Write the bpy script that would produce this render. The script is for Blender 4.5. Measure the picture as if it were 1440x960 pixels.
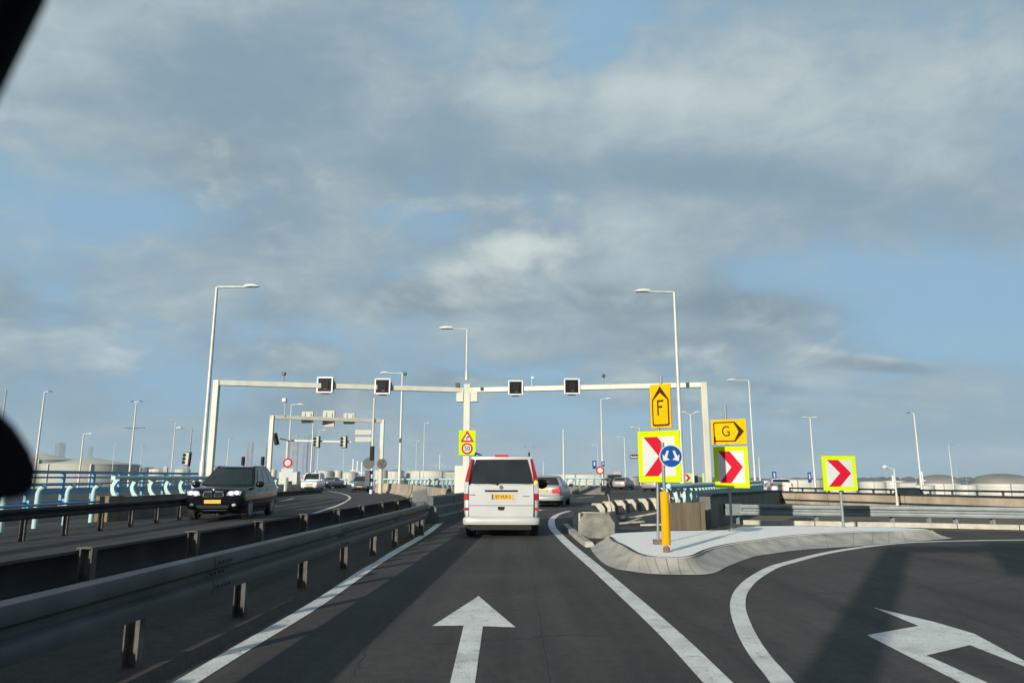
import bpy, bmesh, math, random
from mathutils import Vector, Matrix
R = math.radians
random.seed(7)
S = bpy.context.scene
COL = S.collection
for o in list(bpy.data.objects):
    bpy.data.objects.remove(o)

# ------------------------------------------------------------------ camera, sky, sun, exposure
EYE = 1.36
PITCH = math.atan(0.191)
cd = bpy.data.cameras.new('camera')
cam = bpy.data.objects.new('camera', cd)
COL.objects.link(cam)
cam.location = (0, 0, EYE)
cam.rotation_euler = (R(90) + PITCH, 0, 0)
cd.lens = 25.0
cd.sensor_width = 36.0
cd.clip_start = 0.02
cd.clip_end = 9000
cd.dof.use_dof = True
cd.dof.focus_distance = 22
cd.dof.aperture_fstop = 2.8
S.camera = cam

SUN_AZ, SUN_EL = 30.0, 14.5          # shadows run forward and to the right
sd = bpy.data.lights.new('sun', 'SUN')
sd.energy = 5.0
sd.angle = R(0.53)
sd.color = (1.0, 0.91, 0.77)
sun = bpy.data.objects.new('sun', sd)
COL.objects.link(sun)
to_light = Vector((-math.sin(R(SUN_AZ)) * math.cos(R(SUN_EL)), -math.cos(R(SUN_AZ)) * math.cos(R(SUN_EL)), math.sin(R(SUN_EL))))
sun.rotation_euler = to_light.to_track_quat('Z', 'Y').to_euler()

W = bpy.data.worlds.new('World')
S.world = W
W.use_nodes = True
nt = W.node_tree
nt.nodes.clear()


def wn(t, **kw):
    n = nt.nodes.new(t)
    for k, v in kw.items():
        setattr(n, k, v)
    return n


def wl(a, b):
    nt.links.new(a, b)


def wmath(op, a, b=None, c=None, clamp=False):
    n = wn('ShaderNodeMath', operation=op, use_clamp=clamp)
    for i, v in enumerate((a, b, c)):
        if v is None:
            continue
        if isinstance(v, (int, float)):
            n.inputs[i].default_value = v
        else:
            wl(v, n.inputs[i])
    return n.outputs[0]


def wmix(f, a, b):
    n = wn('ShaderNodeMix', data_type='RGBA')
    for i, v in ((0, f), (6, a), (7, b)):
        if isinstance(v, (int, float)):
            n.inputs[i].default_value = v
        elif isinstance(v, tuple):
            n.inputs[i].default_value = v + (1,)
        else:
            wl(v, n.inputs[i])
    return n.outputs[2]


def wstep(v, lo, hi, a=0.0, b=1.0):
    n = wn('ShaderNodeMapRange', interpolation_type='SMOOTHSTEP')
    wl(v, n.inputs[0])
    for i, x in enumerate((lo, hi, a, b)):
        n.inputs[i + 1].default_value = x
    return n.outputs[0]


SKY_STRENGTH = 0.1
DECK_K = 0.26                                # bends the cloud deck down towards the horizon
sky = wn('ShaderNodeTexSky', sky_type='NISHITA', sun_disc=False)
sky.sun_elevation = R(SUN_EL)
sky.sun_rotation = math.atan2(to_light.x, to_light.y)
sky.air_density = 1.0
sky.dust_density = 0.6
tc = wn('ShaderNodeTexCoord')
sep = wn('ShaderNodeSeparateXYZ')
wl(tc.outputs['Generated'], sep.inputs[0])
dx, dy, dz = sep.outputs
zz = wmath('ADD', wmath('MAXIMUM', dz, 0.0), DECK_K)
cu = wmath('DIVIDE', dx, zz)
cv = wmath('DIVIDE', dy, zz)
comb = wn('ShaderNodeCombineXYZ')
wl(cu, comb.inputs[0])
wl(cv, comb.inputs[1])


def noise(scale, stretch, rot, off, detail, rough, dist=0.0):
    m = wn('ShaderNodeMapping')
    wl(comb.outputs[0], m.inputs[0])
    m.inputs['Location'].default_value = off
    m.inputs['Rotation'].default_value = (0, 0, R(rot))
    m.inputs['Scale'].default_value = (stretch[0], stretch[1], 1)
    n = wn('ShaderNodeTexNoise')
    wl(m.outputs[0], n.inputs['Vector'])
    n.inputs['Scale'].default_value = scale
    n.inputs['Detail'].default_value = detail
    n.inputs['Roughness'].default_value = rough
    n.inputs['Distortion'].default_value = dist
    return n.outputs['Fac']


def blob(u, v, ru, rv, rot=0.0):
    """a soft bump on the cloud deck, so that large clouds and gaps lie where the photograph has them"""
    c, s = math.cos(R(rot)), math.sin(R(rot))
    a = wmath('SUBTRACT', cu, u)
    b = wmath('SUBTRACT', cv, v)
    p = wmath('DIVIDE', wmath('ADD', wmath('MULTIPLY', a, c), wmath('MULTIPLY', b, s)), ru)
    q = wmath('DIVIDE', wmath('SUBTRACT', wmath('MULTIPLY', b, c), wmath('MULTIPLY', a, s)), rv)
    d = wmath('ADD', wmath('MULTIPLY', p, p), wmath('MULTIPLY', q, q))
    return wmath('EXPONENT', wmath('MULTIPLY', d, -1.0))


def deck(px, py):
    """photo pixel -> cloud deck coordinates"""
    d = Vector(((px - 720) / 1000, math.cos(PITCH) - (480 - py) / 1000 * math.sin(PITCH), math.sin(PITCH) + (480 - py) / 1000 * math.cos(PITCH))).normalized()
    z = max(d.z, 0) + DECK_K
    return d.x / z, d.y / z


def ssum(items):
    t = None
    for k, b in items:
        m = wmath('MULTIPLY', b, k)
        t = m if t is None else wmath('ADD', t, m)
    return t


def puffs(scale, off, detail, rough, flat=2.0, dist=0.3):
    """billows on the sky itself: flat-bottomed heaps that keep their height near the horizon"""
    m = wn('ShaderNodeMapping')
    wl(tc.outputs['Generated'], m.inputs[0])
    m.inputs['Location'].default_value = off
    m.inputs['Rotation'].default_value = (0, R(14), 0)
    m.inputs['Scale'].default_value = (1, 1, flat)
    n = wn('ShaderNodeTexNoise')
    wl(m.outputs[0], n.inputs['Vector'])
    n.inputs['Scale'].default_value = scale
    n.inputs['Detail'].default_value = detail
    n.inputs['Roughness'].default_value = rough
    n.inputs['Distortion'].default_value = dist
    return n.outputs['Fac']


OFF = (3.1, 1.7, 0)
LOFF = (OFF[0] - 0.08, OFF[1] - 0.12, 0)
d1 = noise(0.85, (0.55, 1.2), 36, OFF, 9, 0.50, 0.3)
d2 = noise(0.85, (0.55, 1.2), 36, LOFF, 9, 0.50, 0.3)
p1 = puffs(3.6, (0.3, 1.9, 0.4), 8, 0.54)
p2 = puffs(3.6, (0.3 + .02, 1.9, 0.4 - .10), 8, 0.54)
fine = puffs(11.0, (2.2, 0.4, 1.1), 7, 0.6, 1.7)


def D(px, py, ru, rv, rot=0):
    u, v = deck(px, py)
    return blob(u, v, ru, rv, rot)


veil_m = ssum([
    (0.12, D(230, 100, .35, .22)), (0.14, D(1030, 150, .45, .20)), (0.12, D(620, 180, .36, .22)), (0.08, D(1400, 60, .25, .2)), (0.05, D(420, 330, .3, .16)),
    (-0.22, D(1190, 390, .24, .13)), (-0.26, D(1400, 440, .28, .28)), (-0.20, D(835, 40, .06, .09)), (-0.20, D(40, 300, .24, .26)),
    (-0.14, D(215, 300, .13, .10)), (-0.12, D(545, 305, .12, .06)), (-0.16, D(300, 500, .35, .25)), (-0.18, D(900, 560, .8, .3)), (-0.08, D(660, 30, .08, .1)),
])
fw = wstep(dz, 0.50, 0.06, 0.25, 0.75)
both = wmath('ADD', wmath('MULTIPLY', d1, wmath('SUBTRACT', 1.0, fw)), wmath('MULTIPLY', p1, fw))
fine_c = wmath('SUBTRACT', fine, 0.5)
dens = wmath('ADD', wmath('ADD', both, veil_m), wmath('MULTIPLY', fine_c, 0.34))
veil = wmath('MULTIPLY', wstep(dens, 0.33, 0.56), 0.88)
veil_l = wstep(ssum([(1.9, wmath('SUBTRACT', d1, d2)), (0.65, fine_c), (0.5, wmath('SUBTRACT', p1, 0.5)), (0.30, D(900, 120, .32, .15)), (0.22, D(120, 50, .2, .16)), (0.18, D(1330, 80, .2, .15)),
                     (-0.40, D(1000, 250, .34, .09)), (-0.24, D(330, 120, .18, .10)), (-0.2, D(560, 520, .35, .12))]), -0.30, 0.66)
# heaps: crisper, lit on their upper left, grey underneath
q1 = puffs(2.9, (0.7, 2.3, 0.1), 10, 0.57, 2.0, 0.35)
q2 = puffs(2.9, (0.7 + .03, 2.3, 0.1 - .085), 10, 0.57, 2.0, 0.35)
heap_m = ssum([
    (0.24, D(735, 350, .15, .09)), (0.22, D(610, 415, .22, .10)), (0.14, D(860, 420, .16, .09)), (0.15, D(1040, 430, .22, .08)), (0.32, D(1240, 512, .22, .07)), (0.16, D(1060, 545, .16, .05)),
    (0.08, D(430, 440, .22, .12)), (0.08, D(180, 500, .3, .16)), (0.13, D(650, 540, .5, .14)), (0.11, D(1000, 570, .5, .16)), (0.09, D(300, 590, .6, .2)), (0.10, D(430, 500, .3, .12)), (0.06, D(1330, 610, .6, .15)),
    (-0.25, D(1380, 430, .3, .25)), (-0.12, D(720, 60, 1.2, .35)), (-0.16, D(380, 285, .22, .08)), (-0.20, D(790, 255, .18, .07)), (-0.20, D(60, 490, .24, .15)), (-0.10, D(80, 330, .25, .3)),
])
qd = wmath('ADD', wmath('ADD', q1, heap_m), wmath('MULTIPLY', fine_c, 0.16))
heap = wmath('MULTIPLY', wstep(qd, 0.47, 0.66), 0.88)
heap_l = wstep(ssum([(2.6, wmath('SUBTRACT', q1, q2)), (1.0, fine_c), (0.70, D(740, 345, .14, .055)), (0.45, D(680, 375, .24, .06)), (0.34, D(1240, 500, .2, .04)), (0.18, D(1150, 395, .12, .05)),
                     (-0.42, D(620, 445, .30, .06)), (-0.22, D(1180, 545, .4, .07)), (-0.2, D(950, 470, .25, .06))]), -0.30, 0.85)
EXPO = 0.45
K = 1.0 / SKY_STRENGTH / 2 ** EXPO
grey = tuple(K * c for c in (0.240, 0.335, 0.405))
cream = tuple(K * c for c in (0.60, 0.675, 0.655))
veil_c = wmix(veil_l, grey, cream)
heap_c = wmix(heap_l, tuple(0.92 * c for c in grey), tuple(1.05 * c for c in cream))
blue_tint = wn('ShaderNodeMix', data_type='RGBA', blend_type='MULTIPLY')
blue_tint.inputs[0].default_value = 1.0
wl(sky.outputs[0], blue_tint.inputs[6])
blue_tint.inputs[7].default_value = (1.0, 1.0, 1.0, 1)
clear = wmix(0.92, blue_tint.outputs[2], tuple(K * c for c in (0.265, 0.455, 0.625)))
skyv = wmix(wmath('ADD', wmath('MULTIPLY', veil, 0.9), 0.08), clear, veil_c)
skyc = wmix(heap, skyv, heap_c)
hz = wstep(dz, 0.20, 0.0)
hazec = tuple(K * c for c in (0.270, 0.405, 0.490))
skyh = wmix(wmath('MULTIPLY', hz, 0.42), skyc, hazec)
bg = wn('ShaderNodeBackground')
wl(skyh, bg.inputs['Color'])
bg.inputs['Strength'].default_value = SKY_STRENGTH
out = wn('ShaderNodeOutputWorld')
wl(bg.outputs[0], out.inputs[0])

S.view_settings.view_transform = 'Standard'
S.view_settings.look = 'None'
S.view_settings.exposure = EXPO
S.view_settings.gamma = 1.0
S.view_settings.use_curve_mapping = False

# ------------------------------------------------------------------ helpers
CP, SP = math.cos(PITCH), math.sin(PITCH)


def ray(px, py):
    u, v = (px - 720) / 1000, (480 - py) / 1000
    return Vector((u, CP - v * SP, SP + v * CP))


def at(px, py, Y):
    """the point of the place seen at a photo pixel, Y metres ahead"""
    r = ray(px, py)
    return Vector((0, 0, EYE)) + r * (Y / r.y)


def gp(px, py, z=0.0):
    """the point of the level z seen at a photo pixel"""
    r = ray(px, py)
    return Vector((0, 0, EYE)) + r * ((z - EYE) / r.z)


ALB = 0.78                                  # scales every surface colour down to balance the raised exposure


def mat(name, col, rough=0.6, metal=0.0, var=0.12, scale=6.0, bump=0.0, bscale=60.0, col2=None, emit=None, coat=0.0, spec=0.5, stretch=(1, 1, 1), dirt=0.0):
    m = bpy.data.materials.new(name)
    m.use_nodes = True
    t = m.node_tree
    b = t.nodes['Principled BSDF']
    b.inputs['Roughness'].default_value = rough
    b.inputs['Metallic'].default_value = metal
    b.inputs['Coat Weight'].default_value = coat
    b.inputs['Specular IOR Level'].default_value = spec
    tcn = t.nodes.new('ShaderNodeTexCoord')
    mp = t.nodes.new('ShaderNodeMapping')
    mp.inputs['Scale'].default_value = stretch
    t.links.new(tcn.outputs['Object'], mp.inputs[0])
    n = t.nodes.new('ShaderNodeTexNoise')
    n.inputs['Scale'].default_value = scale
    n.inputs['Detail'].default_value = 6
    n.inputs['Roughness'].default_value = 0.6
    t.links.new(mp.outputs[0], n.inputs['Vector'])
    r = t.nodes.new('ShaderNodeMapRange')
    r.inputs[1].default_value, r.inputs[2].default_value = 0.3, 0.7
    t.links.new(n.outputs['Fac'], r.inputs[0])
    mx = t.nodes.new('ShaderNodeMix')
    mx.data_type = 'RGBA'
    t.links.new(r.outputs[0], mx.inputs[0])
    col = tuple(ALB * c for c in col)
    col2 = tuple(ALB * c for c in col2) if col2 else None
    c2 = col2 if col2 else tuple(c * (1 - 2 * var) for c in col)
    c1 = col if col2 else tuple(min(1, c * (1 + var)) for c in col)
    mx.inputs[6].default_value = c2 + (1,)
    mx.inputs[7].default_value = c1 + (1,)
    t.links.new(mx.outputs[2], b.inputs['Base Color'])
    rr = t.nodes.new('ShaderNodeMapRange')
    rr.inputs[3].default_value, rr.inputs[4].default_value = max(0.02, rough - 0.08), min(1, rough + 0.08)
    t.links.new(n.outputs['Fac'], rr.inputs[0])
    t.links.new(rr.outputs[0], b.inputs['Roughness'])
    if bump:
        n2 = t.nodes.new('ShaderNodeTexNoise')
        n2.inputs['Scale'].default_value = bscale
        n2.inputs['Detail'].default_value = 4
        t.links.new(mp.outputs[0], n2.inputs['Vector'])
        bp = t.nodes.new('ShaderNodeBump')
        bp.inputs['Strength'].default_value = bump
        bp.inputs['Distance'].default_value = 0.02
        t.links.new(n2.outputs['Fac'], bp.inputs['Height'])
        t.links.new(bp.outputs[0], b.inputs['Normal'])
    if emit:
        b.inputs['Emission Color'].default_value = emit[0] + (1,)
        b.inputs['Emission Strength'].default_value = emit[1]
    return m


def asphalt(name, col, brown=0.0):
    """fine stone grain, long wear streaks, cracks and patches"""
    m = mat(name, col, rough=0.85, var=0.18, scale=0.45, bump=0.5, bscale=95, spec=0.3)
    t = m.node_tree
    b = t.nodes['Principled BSDF']
    src = b.inputs['Base Color'].links[0].from_socket
    tcn = [n for n in t.nodes if n.type == 'TEX_COORD'][0]

    def lay(src, scale, stretch, lo, hi, k, detail=5):
        mp = t.nodes.new('ShaderNodeMapping')
        mp.inputs['Scale'].default_value = stretch
        mp.inputs['Rotation'].default_value = (0, 0, R(2.4))
        t.links.new(tcn.outputs['Object'], mp.inputs[0])
        n = t.nodes.new('ShaderNodeTexNoise')
        n.inputs['Scale'].default_value = scale
        n.inputs['Detail'].default_value = detail
        t.links.new(mp.outputs[0], n.inputs['Vector'])
        r = t.nodes.new('ShaderNodeMapRange')
        r.inputs[1].default_value, r.inputs[2].default_value = lo, hi
        r.inputs[3].default_value, r.inputs[4].default_value = k, 1.0
        t.links.new(n.outputs['Fac'], r.inputs[0])
        mx = t.nodes.new('ShaderNodeMix')
        mx.data_type = 'RGBA'
        mx.blend_type = 'MULTIPLY'
        mx.inputs[0].default_value = 1
        t.links.new(src, mx.inputs[6])
        t.links.new(r.outputs[0], mx.inputs[7])
        return mx.outputs[2]
    src = lay(src, 260, (1, 1, 1), 0.35, 0.6, 0.55, 2)
    src = lay(src, 75, (1, 1, 1), 0.38, 0.57, 0.62, 4)     # coarse mottling      # stone grain
    src = lay(src, 2.2, (1, 0.04, 1), 0.36, 0.58, 0.64)      # streaks along the lane
    src = lay(src, 9, (1, 1, 1), 0.32, 0.55, 0.76, 8)       # mottled wear
    v = t.nodes.new('ShaderNodeTexVoronoi')
    v.feature = 'DISTANCE_TO_EDGE'
    v.inputs['Scale'].default_value = 0.33
    nz = t.nodes.new('ShaderNodeTexNoise')
    nz.inputs['Scale'].default_value = 1.6
    nz.inputs['Detail'].default_value = 6
    t.links.new(tcn.outputs['Object'], nz.inputs['Vector'])
    ad = t.nodes.new('ShaderNodeVectorMath')
    ad.operation = 'ADD'
    t.links.new(tcn.outputs['Object'], ad.inputs[0])
    t.links.new(nz.outputs['Color'], ad.inputs[1])
    t.links.new(ad.outputs[0], v.inputs['Vector'])
    r = t.nodes.new('ShaderNodeMapRange')
    r.inputs[1].default_value, r.inputs[2].default_value = 0.001, 0.006
    r.inputs[3].default_value, r.inputs[4].default_value = 0.72, 1.0
    t.links.new(v.outputs['Distance'], r.inputs[0])
    mx = t.nodes.new('ShaderNodeMix')
    mx.data_type = 'RGBA'
    mx.blend_type = 'MULTIPLY'
    mx.inputs[0].default_value = 1
    t.links.new(src, mx.inputs[6])
    t.links.new(r.outputs[0], mx.inputs[7])
    t.links.new(mx.outputs[2], b.inputs['Base Color'])
    return m


def worn_paint(name):
    m = mat(name, (0.76, 0.77, 0.74), rough=0.7, var=0.08, scale=3, bump=0.3, bscale=90, spec=0.3)
    t = m.node_tree
    b = t.nodes['Principled BSDF']
    src = b.inputs['Base Color'].links[0].from_socket
    tcn = [n for n in t.nodes if n.type == 'TEX_COORD'][0]
    for sc, lo, hi, amt in ((55, 0.56, 0.66, 0.75), (9, 0.56, 0.68, 0.55), (1.6, 0.50, 0.72, 0.40)):
        n = t.nodes.new('ShaderNodeTexNoise')
        n.inputs['Scale'].default_value = sc
        n.inputs['Detail'].default_value = 7
        n.inputs['Roughness'].default_value = 0.65
        t.links.new(tcn.outputs['Object'], n.inputs['Vector'])
        r = t.nodes.new('ShaderNodeMapRange')
        r.inputs[1].default_value, r.inputs[2].default_value = lo, hi
        r.inputs[4].default_value = amt
        t.links.new(n.outputs['Fac'], r.inputs[0])
        mx = t.nodes.new('ShaderNodeMix')
        mx.data_type = 'RGBA'
        t.links.new(r.outputs[0], mx.inputs[0])
        t.links.new(src, mx.inputs[6])
        mx.inputs[7].default_value = (0.10, 0.10, 0.095, 1)
        src = mx.outputs[2]
    t.links.new(src, b.inputs['Base Color'])
    return m


M = {}
M['asphalt'] = asphalt('asphalt', (0.098, 0.096, 0.092))
M['asphalt_brown'] = asphalt('asphalt_brown', (0.108, 0.100, 0.088))
M['paint_line'] = worn_paint('paint_line')
M['earth'] = mat('earth', (0.11, 0.105, 0.075), 0.95, var=0.3, scale=0.05, bump=0.4, bscale=3, col2=(0.07, 0.085, 0.045))
M['verge'] = mat('verge', (0.09, 0.095, 0.045), 0.95, var=0.3, scale=1.2, bump=0.6, bscale=20, col2=(0.12, 0.10, 0.07))
M['gravel'] = mat('gravel', (0.96, 0.96, 0.93), 0.9, var=0.14, scale=38, bump=0.6, bscale=55)
M['kerb'] = mat('kerb', (0.41, 0.40, 0.36), 0.85, var=0.18, scale=2.5, bump=0.5, bscale=45)
M['tar'] = mat('tar', (0.03, 0.03, 0.03), 0.8, bump=0.3)
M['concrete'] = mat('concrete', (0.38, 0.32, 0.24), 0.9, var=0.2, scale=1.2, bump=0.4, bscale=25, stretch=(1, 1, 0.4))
M['concrete_dark'] = mat('concrete_dark', (0.17, 0.165, 0.15), 0.9, var=0.2, scale=1.0, bump=0.4, bscale=25)  # darker concrete, with the shade of the parapets put into the colour
M['concrete_light'] = mat('concrete_light', (0.50, 0.48, 0.40), 0.85, var=0.15, scale=3, bump=0.4, bscale=30)
M['block_dark'] = mat('block_dark', (0.075, 0.075, 0.07), 0.85, var=0.3, scale=5, bump=0.4, bscale=30)
M['block_cream'] = mat('block_cream', (0.50, 0.47, 0.37), 0.8, var=0.18, scale=5, bump=0.3, bscale=30)
M['block_grey'] = mat('block_grey', (0.20, 0.20, 0.175), 0.85, var=0.25, scale=4, bump=0.4, bscale=30)
M['galv'] = mat('galv', (0.22, 0.255, 0.27), 0.55, 0.2, var=0.14, scale=3, bump=0.05, bscale=40, stretch=(1, 1, 2))
M['rail_steel'] = mat('rail_steel', (0.095, 0.110, 0.122), 0.55, 0.1, var=0.22, spec=0.2, scale=1.6, bump=0.06, bscale=30)
M['rail_dark'] = mat('rail_dark', (0.036, 0.040, 0.046), 0.7, 0.0, var=0.22, spec=0.1, scale=2)
M['post_steel'] = mat('post_steel', (0.125, 0.122, 0.112), 0.8, 0.0, var=0.3, scale=5, spec=0.2)
M['gantry'] = mat('gantry', (0.57, 0.58, 0.50), 0.5, var=0.07, scale=1.5, stretch=(1, 1, .4))
M['lamp_pole'] = mat('lamp_pole', (0.52, 0.55, 0.51), 0.45, 0.1, var=0.08, scale=2)
M['lamp_grey'] = mat('lamp_grey', (0.30, 0.32, 0.32), 0.5, 0.2, var=0.1, scale=2)
M['lamp_head'] = mat('lamp_head', (0.62, 0.64, 0.62), 0.4, var=0.05)
M['lamp_head_dark'] = mat('lamp_head_dark', (0.05, 0.055, 0.06), 0.5, var=0.1)
M['lens'] = mat('lens', (0.30, 0.32, 0.33), 0.15, var=0.05)
M['black'] = mat('black', (0.012, 0.012, 0.013), 0.6, var=0.2, scale=8, spec=0.15)
M['screen'] = mat('screen', (0.008, 0.009, 0.010), 0.5, var=0.2, scale=20, spec=0.12)
M['white'] = mat('white', (0.78, 0.78, 0.76), 0.4, var=0.04, scale=2)
M['off_white'] = mat('off_white', (0.66, 0.66, 0.60), 0.6, var=0.08, scale=0.2)
M['sign_back'] = mat('sign_back', (0.47, 0.47, 0.40), 0.6, 0.1, var=0.08)
M['fluo'] = mat('fluo', (0.52, 0.70, 0.0), 0.7, var=0.03, scale=2, spec=0.08)
M['sign_white'] = mat('sign_white', (0.56, 0.57, 0.56), 0.7, var=0.04, scale=3, spec=0.1)
M['sign_red'] = mat('sign_red', (0.50, 0.010, 0.030), 0.7, var=0.05, scale=4, spec=0.06)
M['sign_yellow'] = mat('sign_yellow', (0.78, 0.42, 0.0), 0.7, var=0.03, scale=3, spec=0.06)
M['sign_brown'] = mat('sign_brown', (0.060, 0.026, 0.012), 0.8, var=0.2, scale=10, spec=0.06)
M['sign_blue'] = mat('sign_blue', (0.006, 0.065, 0.28), 0.7, var=0.08, scale=3, spec=0.08)
M['sign_grey'] = mat('sign_grey', (0.50, 0.53, 0.54), 0.5, var=0.05)
M['bollard'] = mat('bollard', (0.78, 0.36, 0.0), 0.6, var=0.06, scale=5, spec=0.15)
M['rust'] = mat('rust', (0.22, 0.12, 0.08), 0.9, var=0.35, scale=25, bump=0.4)
M['turquoise'] = mat('turquoise', (0.38, 0.60, 0.61), 0.5, var=0.09, scale=2)
M['turquoise_dark'] = mat('turquoise_dark', (0.16, 0.32, 0.36), 0.5, var=0.12, scale=2)
M['blue_steel'] = mat('blue_steel', (0.10, 0.32, 0.54), 0.5, var=0.12, scale=2)
M['timber'] = mat('timber', (0.19, 0.155, 0.10), 0.85, var=0.28, scale=2.2, bump=0.3, bscale=15, stretch=(1, 1, .15))
M['plank'] = mat('plank', (0.45, 0.42, 0.34), 0.85, var=0.25, scale=4)
M['tank_white'] = mat('tank_white', (0.54, 0.54, 0.50), 0.6, var=0.05, scale=0.08)
M['tank_grey'] = mat('tank_grey', (0.38, 0.38, 0.34), 0.7, var=0.10, scale=0.08)
M['dome_grey'] = mat('dome_grey', (0.20, 0.19, 0.165), 0.7, var=0.12, scale=0.12)
M['roof_pale'] = mat('roof_pale', (0.52, 0.52, 0.45), 0.7, var=0.08, scale=0.1)
M['tower_red'] = mat('tower_red', (0.36, 0.25, 0.26), 0.7, var=0.1)  # red faded by distance haze painted into the colour
M['tower_pale'] = mat('tower_pale', (0.34, 0.37, 0.39), 0.7, var=0.1)
M['tower_hazy'] = mat('tower_hazy', (0.24, 0.29, 0.34), 0.7, var=0.1)  # bluish distance haze painted into the steel colour
M['foliage'] = mat('foliage', (0.05, 0.06, 0.055), 0.95, var=0.3, scale=0.2)
M['shrub'] = mat('shrub', (0.10, 0.085, 0.05), 0.95, var=0.35, scale=6)
M['tyre'] = mat('tyre', (0.015, 0.015, 0.016), 0.85, var=0.2, scale=20)
M['rim'] = mat('rim', (0.30, 0.31, 0.32), 0.35, 0.7, var=0.1)
M['glass_dark'] = mat('glass_dark', (0.016, 0.018, 0.02), 0.07, var=0.2, scale=3, spec=0.6)
M['glass_green'] = mat('glass_green', (0.016, 0.026, 0.026), 0.05, var=0.2, scale=2, spec=0.4)
M['chrome'] = mat('chrome', (0.60, 0.61, 0.62), 0.22, 0.9, var=0.05)
M['lamp_clear'] = mat('lamp_clear', (0.46, 0.48, 0.50), 0.12, var=0.05, coat=0.5)
M['lamp_on'] = mat('lamp_on', (0.8, 0.82, 0.85), 0.15, var=0.02, emit=((0.90, 0.95, 1.0), 0.7))
M['tail_red'] = mat('tail_red', (0.40, 0.010, 0.014), 0.3, var=0.08, scale=8, coat=0.2, spec=0.25)
M['tail_on'] = mat('tail_on', (0.42, 0.012, 0.015), 0.4, var=0.05, spec=0.2, emit=((1.0, 0.03, 0.03), 0.22))
M['tail_amber'] = mat('tail_amber', (0.8, 0.28, 0.02), 0.2, emit=((1.0, 0.45, 0.05), 1.0))
M['plate_yellow'] = mat('plate_yellow', (0.72, 0.40, 0.03), 0.5, var=0.05)
M['plate_blue'] = mat('plate_blue', (0.03, 0.07, 0.25), 0.5)
M['car_silver'] = mat('car_silver', (0.49, 0.51, 0.515), 0.42, 0.15, var=0.03, scale=2, coat=0.4)
M['car_silver_dark'] = mat('car_silver_dark', (0.24, 0.255, 0.265), 0.36, 0.25, var=0.04, scale=2, coat=0.4)
M['car_saloon'] = mat('car_saloon', (0.33, 0.35, 0.355), 0.38, 0.25, var=0.03, scale=2, coat=0.3)
M['car_black'] = mat('car_black', (0.005, 0.006, 0.009), 0.12, 0.0, var=0.1, scale=2, coat=0.0, spec=0.22)
M['car_white'] = mat('car_white', (0.74, 0.75, 0.74), 0.35, var=0.03, coat=0.4)
M['car_blue'] = mat('car_blue', (0.13, 0.18, 0.22), 0.3, 0.4, var=0.05, coat=0.5)
M['under'] = mat('under', (0.012, 0.012, 0.012), 0.9)
M['signal_green'] = mat('signal_green', (0.05, 0.5, 0.25), 0.3, emit=((0.1, 1.0, 0.5), 1.2))
M['dash_black'] = mat('dash_black', (0.010, 0.011, 0.013), 0.85, var=0.2, scale=30, bump=0.2, bscale=300, spec=0.03)


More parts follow.
